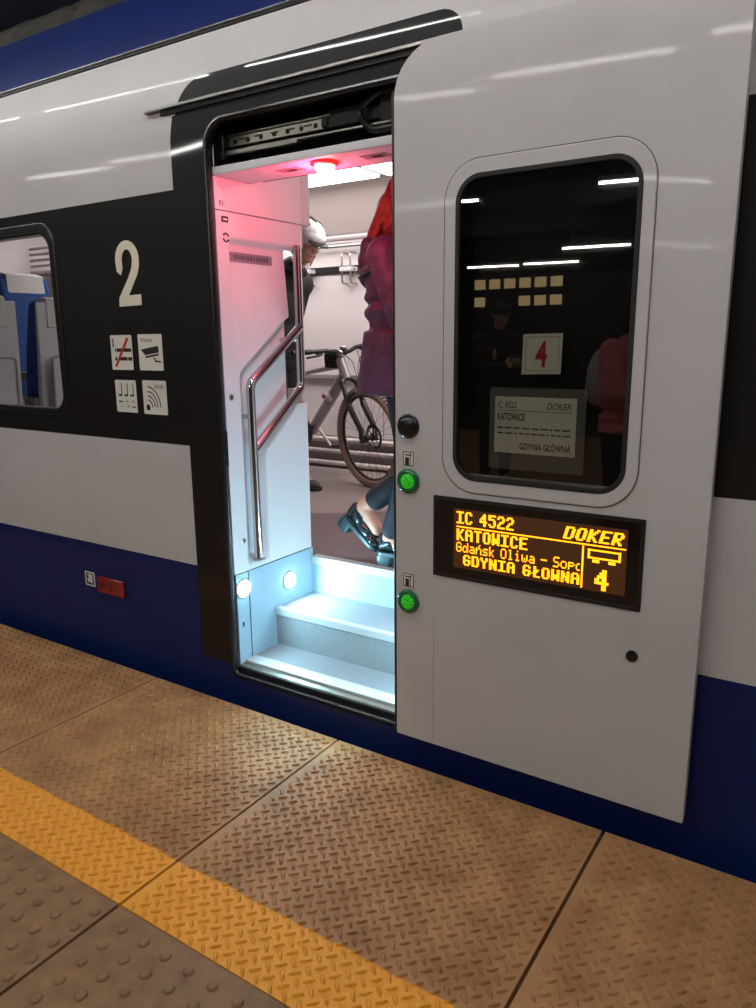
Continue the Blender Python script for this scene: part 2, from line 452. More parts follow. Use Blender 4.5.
mb = MB(); mb.bb((-9, -9, -.06), (5, -2.07, -.001)); struct(mb, 'floor', 'stud', 'grey brown platform paving')

# ================================================================== CARRIAGE
car = empty('passenger_carriage', (-2.2, 0, 0), 'white, black and blue railway carriage standing at the platform edge', 'train')
PORT = rrect(-2.135, -1.19, .085, 2.25, (.035, .035, .1, .1))
WIN = rrect(-4.57, -3.112, 1.155, 1.955, .08)
SUR = [(-2.314,.13), (-1.06,.13)]+[(-1.06,2.03)]+[(-1.075,2.31), (-1.09,2.325)]+arc((-1.185,2.325), .089, 0, PI/2, 8)+arc((-2.16,2.29), .124, PI/2, PI, 8)+[(-2.30,2.29), (-2.312,2.2)]
def body_shell():
    XA, XB, ZA, ZB = -8.0, 3.0, -.55, 2.59
    pts = []; edges = []
    def poly(P, closed=True):
        o = len(pts); pts.extend([V3(p).to_2d() if len(p) > 2 else V3((p[0], p[1])).to_2d() for p in [(a[0], a[1], 0) for a in P]])
        n = len(P)
        for i in range(n if closed else n-1): edges.append((o+i, o+(i+1) % n))
    poly([(XA,ZA), (XB,ZA), (XB,ZB), (XA,ZB)])
    for z in [.54, 1.051, 2.033]+[2.2+.02*i for i in range(20)]:
        if z < ZB-.001: poly([(XA,z), (XB,z)], False)
    for x in (-6, -4.8, 1): poly([(x,ZA), (x,ZB)], False)
    poly(PORT); poly(WIN); poly(SUR)
    v, e, f, *_ = delaunay_2d_cdt(pts, edges, [], 0, 1e-5)
    mb = MB(); fs = {0: [], 1: [], 2: []}
    for t in f:
        c = (sum(v[i].x for i in t)/len(t), sum(v[i].y for i in t)/len(t))
        if inside(c, PORT) or inside(c, WIN): continue
        k = 0
        if inside(c, SUR): k = 1
        elif c[1] < .54: k = 2
        elif 1.051 < c[1] < 2.033: k = 1
        fs[k].append(t)
    vs = [(p.x, prof(p.y), p.y) for p in v]
    mb.v = vs
    for k in fs:
        for t in fs[k]: mb.f.append(list(t)); mb.m.append(k)
    o = mb.build('body_side', ['white', 'black', 'blue'], car, None)
    # make the outside face outwards, then thicken inwards
    me = o.data
    bm = bmesh.new(); bm.from_mesh(me)
    for fc in bm.faces:
        if fc.normal.y > 0: fc.normal_flip()
        fc.smooth = True
    bm.to_mesh(me); bm.free()
    solid(o, .04)
    return o
body_shell()['label'] = 'white, black and navy painted carriage side'

# roof: blue shoulder then grimy top
def strip(name, m, zs, X=(-8, 3), thick=.03, label=None, top=None):
    mb = MB(); P = [(prof(z), z) for z in zs]+(top or []); n = len(P)
    vs = []
    for x in X: vs += [(x, y, z) for y, z in P]
    for x in X: vs += [(x, y+thick*.6, z-thick) for y, z in P]
    fs = [(i, i+1, n+i+1, n+i) for i in range(n-1)]+[(2*n+i, 3*n+i, 3*n+i+1, 2*n+i+1) for i in range(n-1)]
    fs += [(0, n, 3*n, 2*n), (n-1, 3*n-1, 4*n-1, 2*n-1)]
    mb.add(vs, fs); return mb.build(name, m, car, 40, label=label)
strip('roof', 'blue', [2.59+.04*i for i in range(15)], label='navy blue curved roof edge')
strip('roof_seam', 'rubber', [2.583, 2.587, 2.592, 2.597], thick=-.004)
mb = MB(); mb.tube([(-8, prof(2.602)-.006, 2.604), (3, prof(2.602)-.006, 2.604)], .004, 8); mb.build('roof_seam', 'alu', car)
mb = MB()
rr = random.Random(3); vs = []; fs = []; N = 160
for i in range(N+1):
    x = -8+11*i/N; z = 3.12+rr.uniform(-.02,.02)
    for (y, zz) in ((.62, 3.0), (.66, z+.04), (.86, 3.30+rr.uniform(-.02,.02)), (1.45, 3.36), (1.45, 3.2), (.8, 3.0)): vs.append((x, y, zz))
for i in range(N):
    for k in range(6): fs.append((i*6+k, i*6+(k+1) % 6, (i+1)*6+(k+1) % 6, (i+1)*6+k))
fs += [(0,1,2,3,4,5), tuple(N*6+k for k in (5,4,3,2,1,0))]
mb.add(vs, fs); mb.build('roof_deck', 'roof_grime', car, None, label='dark grimy roof top')

# drip rail above the door
mb = MB(); mb.prism([(-2.44,2.316), (3,2.316), (3,2.328), (-2.44,2.328)], -.02, .006, onside)
mb.build('drip_rail', 'alu', car, bevel=.003)
mb = MB(); mb.prism([(-2.36,2.298), (3,2.298), (3,2.315), (-2.36,2.315)], -.008, .004, onside)
mb.build('drip_rail_seal', 'rubber', car, bevel=.002)

# passenger window
w = MB(); w.ring(rrect(-4.60, -3.078, 1.132, 1.99, .105), rrect(-4.562, -3.122, 1.168, 1.938, .07), -.007, .045)
w = w.build('window_frame', 'rubber_gloss', car, bevel=.008, label='black rounded rubber window frame')
mb = MB(); mb.ring(rrect(-4.564, -3.120, 1.166, 1.940, .072), rrect(-4.559, -3.125, 1.171, 1.935, .068), -.003, .01); mb.build('frame_lip', 'rail_alu', w)
mb = MB(); mb.prism(rrect(-4.565, -3.117, 1.16, 1.95, .075), .008, .014); mb.build('window_pane', 'glass_win', car, label='clear window pane')

# class number 2
def class_two():
    mb = MB(); y = -.0012
    # condensed figure 2: bowl, diagonal and foot as one outline
    cx, cz = -2.6335, 1.793; ro, zi = .063, .098
    out = []
    for i in range(19):
        a = math.radians(205-195*i/18); out.append((cx+.0645*math.cos(a), cz+.081*math.sin(a)))
    x0, x1, zb = -2.690, -2.572, 1.605
    outer = [(-2.672, 1.735), (-2.694, 1.752)]+[(cx+.0645*math.cos(math.radians(185-185*i/16)), 1.798+.079*math.sin(math.radians(185-185*i/16))) for i in range(17)]
    outer += [(-2.570,1.770), (-2.582,1.735), (-2.636,1.650), (-2.570,1.652), (-2.570,1.607), (-2.694,1.604), (-2.692,1.640), (-2.632,1.725), (-2.612,1.762)]
    outer += [(cx+.0285*math.cos(math.radians(-5+190*i/12)), 1.795+.046*math.sin(math.radians(-5+190*i/12))) for i in range(13)]
    outer += [(-2.660,1.765)]
    outer = [((x+2.633)*1.12-2.609, (z-1.74)*.95+1.742) for x, z in outer]
    mb.prism(outer, y, 0.0); return mb.build('class_number', 'cream', car, None, label='large cream figure 2')
class_two()

def sticker(x0, x1, z0, z1, draw, label, m='label_white', r=.006):
    mb = MB(); mb.prism(rrect(x0, x1, z0, z1, r, 4), -.001, .0005)
    o = mb.build('pictogram_sticker', m, car, None, label=label)
    u = lambda a: x0+(x1-x0)*a
    v = lambda b: z0+(z1-z0)*b
    draw(o, u, v); return o
def quad(mb, pts, u, v, y): mb.add([(u(a), y, v(b)) for a, b in pts], [tuple(range(len(pts)))])
Y2 = -.0016; Y3 = -.0021
def d_smoke(o, u, v):
    mb = MB()
    quad(mb, [(.28,.52), (.96,.52), (.96,.62), (.28,.62)], u, v, Y2); quad(mb, [(.20,.52), (.26,.52), (.26,.62), (.20,.62)], u, v, Y2)
    quad(mb, [(.40,.27), (.76,.27), (.76,.37), (.40,.37)], u, v, Y2); quad(mb, [(.79,.27), (.98,.27), (.98,.37), (.79,.37)], u, v, Y2); quad(mb, [(.18,.27), (.27,.27), (.27,.37), (.18,.37)], u, v, Y2)
    for k in range(7): quad(mb, [(.08,.66+.035*k), (.17,.66+.035*k), (.17,.685+.035*k), (.08,.685+.035*k)], u, v, Y2)
    mb.build('cigarette_symbol', 'ink', o, None)
    mb = MB(); quad(mb, [(.14,.1), (.24,.08), (.88,.9), (.78,.94)], u, v, Y3); mb.build('red_bar', 'red_ink', o, None)
def d_video(o, u, v):
    mb = MB(); text_into(mb, 'Video', u(.1), u(.6), v(.79), v(.9), Y2)
    quad(mb, [(.1,.58), (.84,.68), (.86,.50), (.28,.42)], u, v, Y2); quad(mb, [(.27,.39), (.85,.47), (.85,.42), (.30,.34)], u, v, Y2)
    quad(mb, [(.60,.36), (.66,.36), (.72,.28), (.92,.26), (.92,.22), (.68,.235)], u, v, Y2)
    mb.build('camera_symbol', 'ink', o, None)
def d_seats(o, u, v):
    mb = MB()
    for k in range(3):
        a = .14+.28*k
        quad(mb, [(a+.13,.52), (a+.17,.52), (a+.19,.9), (a+.15,.9)], u, v, Y2); quad(mb, [(a,.5), (a+.18,.5), (a+.18,.56), (a,.56)], u, v, Y2)
    text_into(mb, '44 - 54', u(.42), u(.9), v(.30), v(.38), Y2); text_into(mb, '11 - 37', u(.22), u(.68), v(.14), v(.22), Y2)
    quad(mb, [(.12,.33), (.18,.37), (.18,.35), (.32,.35), (.32,.31), (.18,.31), (.18,.29)], u, v, Y2)
    quad(mb, [(.94,.17), (.88,.21), (.88,.19), (.76,.19), (.76,.15), (.88,.15), (.88,.13)], u, v, Y2)
    mb.build('seat_symbol', 'ink', o, None)
def d_wifi(o, u, v):
    mb = MB(); text_into(mb, 'WiFi', u(.5), u(.94), v(.75), v(.88), Y2)
    W, H = u(1)-u(0), v(1)-v(0); c = (u(.2), v(.2))
    quad(mb, [((.2+.09*math.cos(t)), (.2+.09*math.sin(t)*W/H*1.0)) for t in [2*PI*k/14 for k in range(14)]], u, v, Y2)
    for r in (.030, .046, .062, .080):
        a0, a1 = math.radians(2), math.radians(88); n = 10; P = []
        for k in range(n+1): t = a0+(a1-a0)*k/n; P.append((c[0]+r*math.cos(t), c[1]+r*1.12*math.sin(t)))
        for k in range(n, -1, -1): t = a0+(a1-a0)*k/n; P.append((c[0]+(r-.0055)*math.cos(t), c[1]+(r*1.12-.0055)*math.sin(t)))
        for k in range(n): mb.add([(q[0], Y2, q[1]) for q in (P[k], P[k+1], P[2*n+1-k-1], P[2*n+1-k])], [(0,1,2,3)])
    mb.build('radio_wave_symbol', 'ink', o, None)
sticker(-2.757, -2.620, 1.352, 1.497, d_smoke, 'white no smoking sticker, upper left of the four')
sticker(-2.580, -2.435, 1.352, 1.499, d_video, 'white video camera sticker, upper right of the four')
sticker(-2.749, -2.615, 1.172, 1.309, d_seats, 'white seat number sticker, lower left of the four')
sticker(-2.573, -2.428, 1.170, 1.311, d_wifi, 'white wireless network sticker, lower right of the four')

# small marker and red label low on the blue skirt
def d_sock(o, u, v):
    mb = MB(); quad(mb, [(.12,.1), (.88,.1), (.88,.9), (.12,.9)], u, v, Y2); mb.build('dark_field', 'blue', o, None)
    mb = MB(); quad(mb, [(.25,.28), (.75,.2), (.78,.82), (.28,.85)], u, v, Y3); mb.build('white_symbol', 'label_white', o, None)
    mb = MB(); quad(mb, [(.25,.55), (.4,.55), (.4,.72), (.25,.72)], u, v, Y3-.0005); mb.build('dark_dot', 'ink', o, None)
sticker(-3.095, -3.022, .318, .389, d_sock, 'small green and white outlined sticker on the blue skirt', 'label_white', .004)
mb = MB(); mb.prism(rrect(-2.99, -2.803, .302, .382, .006, 4), -.012, 0)
rl = mb.build('red_marker_plate', 'reflector', car, bevel=.004, label='red plastic marker plate on the blue skirt')
mb = MB()
for a, b, c, d in ((-2.975,.315,-2.955,.372), (-2.952,.330,-2.93,.362), (-2.915,.34,-2.885,.36), (-2.905,.322,-2.875,.336)): mb.add([(a,-.0125,b), (c,-.0125,b), (c,-.0125,d), (a,-.0125,d)], [(0,1,2,3)])
mb.build('dark_marking', mat('dark_red', (92,18,22), .5), rl, None)

# --------------------------------------------------------------- doorway
def path3(P, y): return [(x, y+prof(z), z) for x, z in P]
mb = MB(); mb.tube(path3(rrect(-2.128, -1.197, .092, 2.243, (.03,.03,.093,.093)), -.002), .011, 10, closed=True)
mb.build('door_seal', 'rubber_gloss', car, label='black rubber seal round the doorway')
mb = MB(); mb.ring(rrect(-2.135, -1.19, .085, 2.25, (.035,.035,.1,.1)), rrect(-2.1225, -1.203, .094, 2.24, (.02,.02,.09,.09)), .0, .021)
jb = mb.build('door_jamb', 'rubber', car, bevel=.004)
mb = MB(); mb.tube([(-2.1215,.008,.11), (-2.1215,.008,2.15)], .004, 8); mb.build('jamb_seal', mat('purple_rubber', (62,44,58), .3), jb)
mb = MB(); mb.bb((-2.124,.006,1.90), (-2.118,.018,1.98)); mb.build('latch_plate', 'rubber_gloss', jb, bevel=.002)
mb = MB(); mb.bb((-2.124,.006,.98), (-2.115,.02,1.12)); mb.build('latch_plate', 'rubber_gloss', jb, bevel=.002)
# header recess with the door gear
mb = MB(); mb.bb((-2.135,.075,2.085), (-1.19,.30,2.10)); mb.bb((-2.135,.30,2.09), (-1.19,.31,2.26)); mb.bb((-2.135,.04,2.25), (-1.19,.31,2.262)); mb.bb((-2.14,.05,2.09), (-2.125,.31,2.26)); mb.bb((-1.2,.05,2.09), (-1.18,.31,2.26))
hd = mb.build('header_recess', 'dark', car, label='dark recess with the door drive above the doorway')
def slab_at(p0, p1, h, y0, y1): # bar in XZ between two points, height h
    return [(p0[0], p0[1]-h/2), (p1[0], p1[1]-h/2), (p1[0], p1[1]+h/2), (p0[0], p0[1]+h/2)], y0, y1
g = MB(); g.prism(*slab_at((-2.105,2.186), (-1.655,2.186), .034, .085, .10)); g.prism(*slab_at((-2.105,2.206), (-1.62,2.206), .006, .075, .10))
g = g.build('guide_rail', 'rail_alu', hd, bevel=.002, label='dull metal guide rail')
mb = MB()
for k in range(7):
    b7 = MB(); b7.lathe([(.008,0), (.008,.004), (.003,.005)], (-2.06+.062*k, .0855, 2.184), (0,-1,0), 12); b7.build('rail_bolt', 'dark', hd)
for k in range(5):
    mb = MB(); mb.bb((-2.04+.075*k,.0835,2.187), (-2.005+.075*k,.085,2.192)); mb.build('rail_marking', 'dark', hd, None)
mb = MB(); mb.prism(*slab_at((-2.105,2.147), (-1.76,2.147), .018, .07, .09)); mb.prism(*slab_at((-1.76,2.151), (-1.25,2.151), .008, .07, .09)); mb.build('lower_rail', 'rail_alu', hd, bevel=.002)
mb = MB(); mb.bb((-2.128,.05,2.12), (-2.09,.12,2.215)); mb.lathe([(.006,0), (.006,.006)], (-2.108,.05,2.196), (0,-1,0), 10); mb.lathe([(.006,0), (.006,.006)], (-2.108,.05,2.14), (0,-1,0), 10); mb.build('end_bracket', 'rubber_gloss', hd, bevel=.003)
mb = MB(); mb.bb((-1.64,.08,2.165), (-1.36,.2,2.225)); mb.bb((-1.66,.075,2.172), (-1.63,.11,2.212)); mb.bb((-1.42,.07,2.15), (-1.24,.18,2.245)); mb.build('drive_cover', 'dark', hd, bevel=.006)
mb = MB(); mb.tube(fillet([(-1.30,.06,2.238), (-1.42,.055,2.236), (-1.50,.055,2.19), (-1.44,.055,2.125), (-1.28,.06,2.13)], .06, 8), .011, 10); mb.build('drive_cable', 'rubber_gloss', hd)
mb = MB(); mb.bb((-1.36,.05,2.17), (-1.27,.07,2.2)); mb.bb((-1.30,.045,2.2), (-1.255,.07,2.24)); mb.build('bracket', 'rubber', hd, bevel=.003)
mb = MB(); mb.bb((-1.267,.035,2.185), (-1.248,.045,2.205)); mb.build('white_tag', 'label_white', hd, None)
# lintel panel with the red lamp
mb = MB(); mb.bb((-2.134,.0415,2.068), (-1.19,.225,2.085)); mb.bb((-2.121,.018,2.066), (-1.19,.043,2.094))
lt = mb.build('lintel_panel', 'panel_up', car, bevel=.003, label='light grey panel above the doorway')
for x in (-1.835, -1.47):
    mb = MB(); mb.bb((x-.05,.10,2.066), (x+.05,.15,2.0685)); gl_ = mb.build('grille', 'grille_grey', lt, None)
    mb = MB(); mb.bb((x-.015,.112,2.0655), (x+.03,.138,2.0665)); mb.build('grille_slot', 'dark', lt, None)
mb = MB(); mb.lathe([(.05,0), (.05,-.008), (.042,-.012), (.0,-.012)], (-1.665,.10,2.068), (0,0,1), 28); rlp = mb.build('warning_lamp', 'red_lens', car, label='glowing red warning lamp')
mb = MB(); mb.lathe([(.036,0), (.034,-.014), (.025,-.026), (0,-.030)], (-1.665,.10,2.062), (0,0,1), 28); mb.build('lamp_dome', 'red_core', rlp)

# --------------------------------------------------------------- step well
XJ = -2.12
mb = MB(); mb.bb((XJ-.012,.03,.08), (XJ,.545,.517)); sp = mb.build('step_side', 'step_side', car, label='pale blue grey side wall of the steps')
mb = MB(); mb.bb((XJ-.001,.102,.13), (XJ+.0012,.106,.515)); mb.bb((XJ-.001,.055,.285), (XJ+.0014,.064,.305)); mb.build('panel_joint', 'dark', sp, None)
mb = MB(); mb.bb((-1.19,.03,.08), (-1.178,.545,2.1)); mb.build('door_pocket_side', 'panel', car)
mb = MB(); mb.bb((XJ,.015,.06), (-1.19,.30,.12)); mb.build('step_base', 'dark', car)
th = MB(); th.bb((XJ,.022,.1), (-1.19,.062,.124)); th = th.build('threshold', 'rail_alu', car, bevel=.002, label='metal door threshold')
mb = MB(); mb.bb((XJ,.058,.118), (-1.19,.122,.135)); mb.build('threshold_strip', 'nosing', th, bevel=.003)
s1 = MB(); s1.bb((XJ,.12,.06), (-1.19,.28,.132)); s1.build('step', 'step', car, label='lowest step, level with the threshold')
s2 = MB(); s2.bb((XJ,.272,.06), (-1.19,.545,.302)); s2 = s2.build('step', 'step', car, label='middle step')
mb = MB(); mb.bb((XJ,.264,.272), (-1.19,.296,.306)); mb.build('step_nosing', 'nosing', s2, bevel=.004)
s3 = MB(); s3.bb((XJ,.537,.06), (-1.19,.70,.470)); s3 = s3.build('step', 'step_side', car, label='top riser up to the carriage floor')
mb = MB(); mb.bb((XJ,.529,.438), (-1.19,.575,.478)); mb.build('step_nosing', 'nosing', s3, bevel=.004)
for y, z in ((.067,.452), (.365,.405)):
    mb = MB(); mb.lathe([(.042,0), (.042,.004), (.036,.006), (0,.006)], (XJ,y,z), (1,0,0), 24); lamp = mb.build('step_lamp', 'alu', car, label='glowing white step lamp')
    mb = MB(); mb.lathe([(.037,.005), (.032,.012), (0,.016)], (XJ,y,z), (1,0,0), 20); mb.build('lamp_lens', 'step_lens', lamp)

for y, z in ((.067,.452), (.365,.405)):
    mb = MB(); mb.lathe([(.042,0), (.042,.004), (.036,.006), (0,.006)], (-1.19,y,z), (-1,0,0), 24); lamp = mb.build('step_lamp', 'alu', car, label='glowing white step lamp')
    mb = MB(); mb.lathe([(.037,.005), (.032,.012), (0,.016)], (-1.19,y,z), (-1,0,0), 20); mb.build('lamp_lens', 'step_lens', lamp)

# ================================================================== SLIDING DOOR
DY = -.06
door = empty('sliding_door', (-.8, -.04, .1), 'white plug door slid open to the right of the doorway', 'door')
def ondoor(x, z, y): return (x, y+prof(z), z)
def leaf():
    OUT = rrect(-1.283, -.318, .10, 2.31, (.006,.004,.03,.145), 8)
    HOLE = rrect(-1.074, -.537, 1.037, 1.932, .078)
    pts = []; edges = []
    for P in (OUT, HOLE):
        o = len(pts); pts.extend([V3((a[0], a[1], 0)).to_2d() for a in P])
        for i in range(len(P)): edges.append((o+i, o+(i+1) % len(P)))
    for i in range(6):
        z = 2.2+.02*i; o = len(pts); pts.extend([V3((-1.4,z,0)).to_2d(), V3((-.2,z,0)).to_2d()]); edges.append((o, o+1))
    v, e, f, *_ = delaunay_2d_cdt(pts, edges, [], 0, 1e-5)
    mb = MB(); mb.v = [(p.x, DY+prof(p.y), p.y) for p in v]
    for t in f:
        c = (sum(v[i].x for i in t)/3, sum(v[i].y for i in t)/3)
        if inside(c, OUT) and not inside(c, HOLE): mb.f.append(list(t)); mb.m.append(0)
    o = mb.build('door_leaf', 'white', door, None)
    bm = bmesh.new(); bm.from_mesh(o.data)
    bmesh.ops.delete(bm, geom=[v for v in bm.verts if not v.link_faces], context='VERTS')
    for fc in bm.faces:
        if fc.normal.y > 0: fc.normal_flip()
        fc.smooth = True
    bm.to_mesh(o.data); bm.free()
    solid(o, .034)
    return o
leaf()
mb = MB(); mb.prism([(-1.296,.103), (-1.284,.103), (-1.284,2.19), (-1.296,2.19)], DY+.004, DY+.05, ondoor); mb.build('edge_seal', 'rubber', door, bevel=.003, label='black rubber strip on the leading edge')
wn = MB(); wn.ring(rrect(-1.108, -.507, 1.001, 1.969, .112, 10), rrect(-1.066, -.545, 1.045, 1.924, .072, 10), DY-.004, DY+.002)
wn = wn.build('window_surround', 'white', door, bevel=.003, label='raised white window surround')
mb = MB(); mb.ring(rrect(-1.111, -.504, .998, 1.972, .115, 10), rrect(-1.107, -.508, 1.002, 1.968, .111, 10), DY-.0012, DY+.001); mb.build('surround_joint', mat('joint_grey', (96,92,90), .5), wn, None)
mb = MB(); mb.ring(rrect(-1.072, -.539, 1.039, 1.930, .078, 10), rrect(-1.058, -.553, 1.053, 1.916, .066, 10), DY-.006, DY+.012); mb.build('glass_seal', 'dark', wn, bevel=.002)
mb = MB(); mb.prism(rrect(-1.066, -.545, 1.045, 1.924, .07), DY+.000, DY+.006); mb.build('window_pane', 'glass_door', door, label='dark tinted window pane')
# peep cap, buttons, stickers, lock
mb = MB(); mb.lathe([(.040,0), (.040,.006), (.034,.012), (.018,.016), (0,.0165)], (-1.234,DY,1.197), (0,-1,0), 32); mb.build('black_cap', 'rubber_gloss', door, label='round black cap')
for z in (1.017, .603):
    mb = MB(); mb.lathe([(.041,0), (.041,.007), (.036,.011), (.029,.0115), (.028,.006), (0,.006)], (-1.234,DY,z), (0,-1,0), 36)
    b = mb.build('push_button', 'green_ring', door, label='upper green door button' if z > .8 else 'lower green door button')
    mb = MB(); mb.lathe([(.026,.004), (.025,.011), (.018,.0145), (0,.0155)], (-1.234,DY,z), (0,-1,0), 28); mb.build('button_lens', 'green_lens', b)
for z in (1.091, .678):
    mb = MB(); mb.prism(rrect(-1.257, -1.211, z-.026, z+.026, .004, 3), DY-.0008, DY+.0005)
    st = mb.build('button_sticker', 'label_white', door, None, label='small door symbol sticker above the %s button' % ('upper' if z > .8 else 'lower'))
    mb = MB(); y = DY-.0014
    for a, b_, c, d in ((-1.255,-.024,-1.252,.024), (-1.216,-.024,-1.213,.024), (-1.255,.021,-1.213,.024), (-1.255,-.024,-1.213,-.021), (-1.246,-.022,-1.232,.004), (-1.229,-.022,-1.226,.02), (-1.246,.010,-1.222,.014)):
        mb.add([(a,y,z+b_), (c,y,z+b_), (c,y,z+d), (a,y,z+d)], [(0,1,2,3)])
    mb.build('door_symbol', 'ink', st, None)
mb = MB(); mb.lathe([(.017,0), (.017,.004), (.012,.005), (.011,.002), (0,.002)], (-.490,DY,.578), (0,-1,0), 24); mb.cyl((-.490,DY-.001,.578), (-.490,DY-.008,.578), .005, n=12); mb.build('door_lock', 'rubber_gloss', door, label='small round door lock')
mb = MB(); mb.bb((-1.137,DY-.0004,.12), (-1.1355,DY+.001,.56)); mb.build('panel_joint', mat('fine_joint', (120,114,112), .5), door, None)
# destination display
ds = MB(); ds.ring(rrect(-1.140, -.476, .713, .981, .004, 3), rrect(-1.128, -.488, .725, .969, .003, 3), DY-.003, DY+.002)
ds = ds.build('destination_display', 'rubber', door, bevel=.001, label='black electronic destination display with amber text')
mb = MB(); mb.bb((-1.130,DY-.001,.723), (-.486,DY+.002,.971)); mb.build('display_glass', 'screen', ds, None)
mb = MB(); mb.bb((-1.066,DY-.0016,.752), (-.522,DY-.0008,.946)); mb.build('led_panel', 'led_bg', ds, None, label='dim brown lamp matrix')
G = {
'I':["11111","00100","00100","00100","00100","00100","11111"],'C':["01110","10001","10000","10000","10000","10001","01110"],
'4':["00010","00110","01010","10010","11111","00010","00010"],'5':["11111","10000","11110","00001","00001","10001","01110"],
'2':["01110","10001","00001","00110","01000","10000","11111"],'D':["11110","10001","10001","10001","10001","10001","11110"],
'O':["01110","10001","10001","10001","10001","10001","01110"],'K':["10001","10010","10100","11000","10100","10010","10001"],
'E':["11111","10000","10000","11110","10000","10000","11111"],'R':["11110","10001","10001","11110","10100","10010","10001"],
'A':["01110","10001","10001","11111","10001","10001","10001"],'T':["11111","00100","00100","00100","00100","00100","00100"],
'W':["10001","10001","10001","10101","10101","11011","10001"],'G':["01110","10001","10000","10111","10001","10001","01110"],
'Y':["10001","10001","01010","00100","00100","00100","00100"],'N':["10001","11001","11001","10101","10011","10011","10001"],
'Ł':["01000","01000","01010","01100","11000","01000","01111"],'d':["00001","00001","01101","10011","10001","10011","01101"],
'a':["00000","00000","01110","00001","01111","10001","01111"],'ń':["00010","00100","10110","11001","10001","10001","10001"],
's':["00000","00000","01111","10000","01110","00001","11110"],'k':["10000","10000","10010","10100","11000","10100","10010"],
'l':["01100","00100","00100","00100","00100","00100","01110"],'i':["00100","00000","01100","00100","00100","00100","01110"],
'w':["00000","00000","10001","10001","10101","10101","01010"],'–':["00000","00000","00000","11111","00000","00000","00000"],
'S':["01111","10000","10000","01110","00001","00001","11110"],'o':["00000","00000","01110","10001","10001","10001","01110"],
'p':["00000","00000","11110","10001","11110","10000","10000"],' ':["000","000","000","000","000","000","000"],'(':["000","000","011","100","100","100","011"]}
led = MB(); YL = DY-.0024
def led_text(s, x0, x1, z0, z1, bold=True, slant=0.0):
    cols = []
    for ch in s:
        g = G[ch]; wd = len(g[0])
        cc = [[g[r][c] == '1' for r in range(7)] for c in range(wd)]
        if bold:
            cc = cc+[[False]*7]; cc = [[cc[c][r] or (c > 0 and cc[c-1][r]) for r in range(7)] for c in range(len(cc))]
        cols += cc+[[False]*7]
    cols = cols[:-1]; n = len(cols); pw = (x1-x0)/n; ph = (z1-z0)/7
    for c in range(n):
        for r in range(7):
            if cols[c][r]:
                x = x0+c*pw+slant*(6-r)*ph; z = z1-(r+1)*ph
                led.add([(x+pw*.03,YL,z+ph*.04), (x+pw*.97,YL,z+ph*.04), (x+pw*.97,YL,z+ph*.96), (x+pw*.03,YL,z+ph*.96)], [(0,1,2,3)])
def lrect(x0, x1, z0, z1): led.add([(x0,YL,z0), (x1,YL,z0), (x1,YL,z1), (x0,YL,z1)], [(0,1,2,3)])
led_text('IC 4522', -1.056, -.862, .8985, .9385)
led_text('DOKER', -.708, -.538, .897, .935, True, .28)
lrect(-1.056, -.525, .8865, .8905)
led_text('KATOWICE', -1.055, -.816, .844, .882)
led_text('Gdańsk Oliwa – Sop(', -1.056, -.654, .8055, .838, False)
led_text('GDYNIA GŁOWNA', -1.031, -.653, .7635, .7985)
lrect(-.649, -.644, .757, .884)
# carriage symbol
lrect(-.632, -.538, .872, .877); lrect(-.632, -.538, .849, .854); lrect(-.632, -.626, .849, .877); lrect(-.544, -.538, .849, .877)
lrect(-.618, -.598, .838, .847); lrect(-.572, -.552, .838, .847)
led_text('4', -.609, -.568, .757, .820)
led.build('led_text', 'led', ds, None, label='glowing amber dot matrix text')

# paper notices behind the glass
YP = DY+.0075
pn = empty('paper_sign', (-.79, YP, 1.37), 'square white sheet with a red figure 4 in the door window', 'paper sign')
mb = MB(); mb.prism([(-.857,1.367), (-.740,1.370), (-.737,1.483), (-.854,1.481)], YP, YP+.001); mb.build('sheet', 'paper', pn, None)
mb = MB(); text_into(mb, '4', -.816, -.781, 1.388, 1.462, YP-.0006, bold=.03); mb.build('number', 'red_ink', pn, None, label='red figure 4')
mb = MB(); mb.ring(rrect(-.846,-.747,1.378,1.474,.002,2), rrect(-.8445,-.7485,1.3795,1.4725,.002,2), YP-.0004, YP+.0002); mb.build('printed_border', mat('pale_grey', (150,150,140), .8), pn, None)
pr = empty('timetable_notice', (-.81, YP, 1.1), 'larger white route sheet in a plastic sleeve, below the red 4', 'paper sign')
mb = MB(); mb.prism(rrect(-.955,-.662,1.085,1.328,.006,3), YP+.0012, YP+.003); mb.build('plastic_sleeve', 'sleeve', pr, None, label='grey plastic sleeve')
mb = MB(); mb.prism([(-.937,1.135), (-.688,1.135), (-.688,1.302), (-.937,1.302)], YP, YP+.001); sh = mb.build('sheet', 'paper', pr, None)
mb = MB(); y = YP-.0006
text_into(mb, 'IC 4522', -.928, -.868, 1.268, 1.287, y); text_into(mb, 'DOKER', -.776, -.704, 1.268, 1.287, y, shear=.3)
text_into(mb, 'KATOWICE', -.928, -.842, 1.232, 1.254, y, bold=.02); text_into(mb, 'GDYNIA GŁÓWNA', -.856, -.700, 1.147, 1.172, y, bold=.02)
mb.add([(-.928,y,1.2605), (-.700,y,1.2605), (-.700,y,1.262), (-.928,y,1.262)], [(0,1,2,3)])
r5 = random.Random(5)
for z, xa, xb in ((1.208,-.928,-.700), (1.192,-.928,-.700)):
    x = xa
    while x < xb-.01:
        L = r5.uniform(.008,.026); mb.add([(x,y,z), (min(x+L,xb),y,z), (min(x+L,xb),y,z+.004), (x,y,z+.004)], [(0,1,2,3)]); x += L+.005
mb.build('printed_text', 'ink', sh, None)

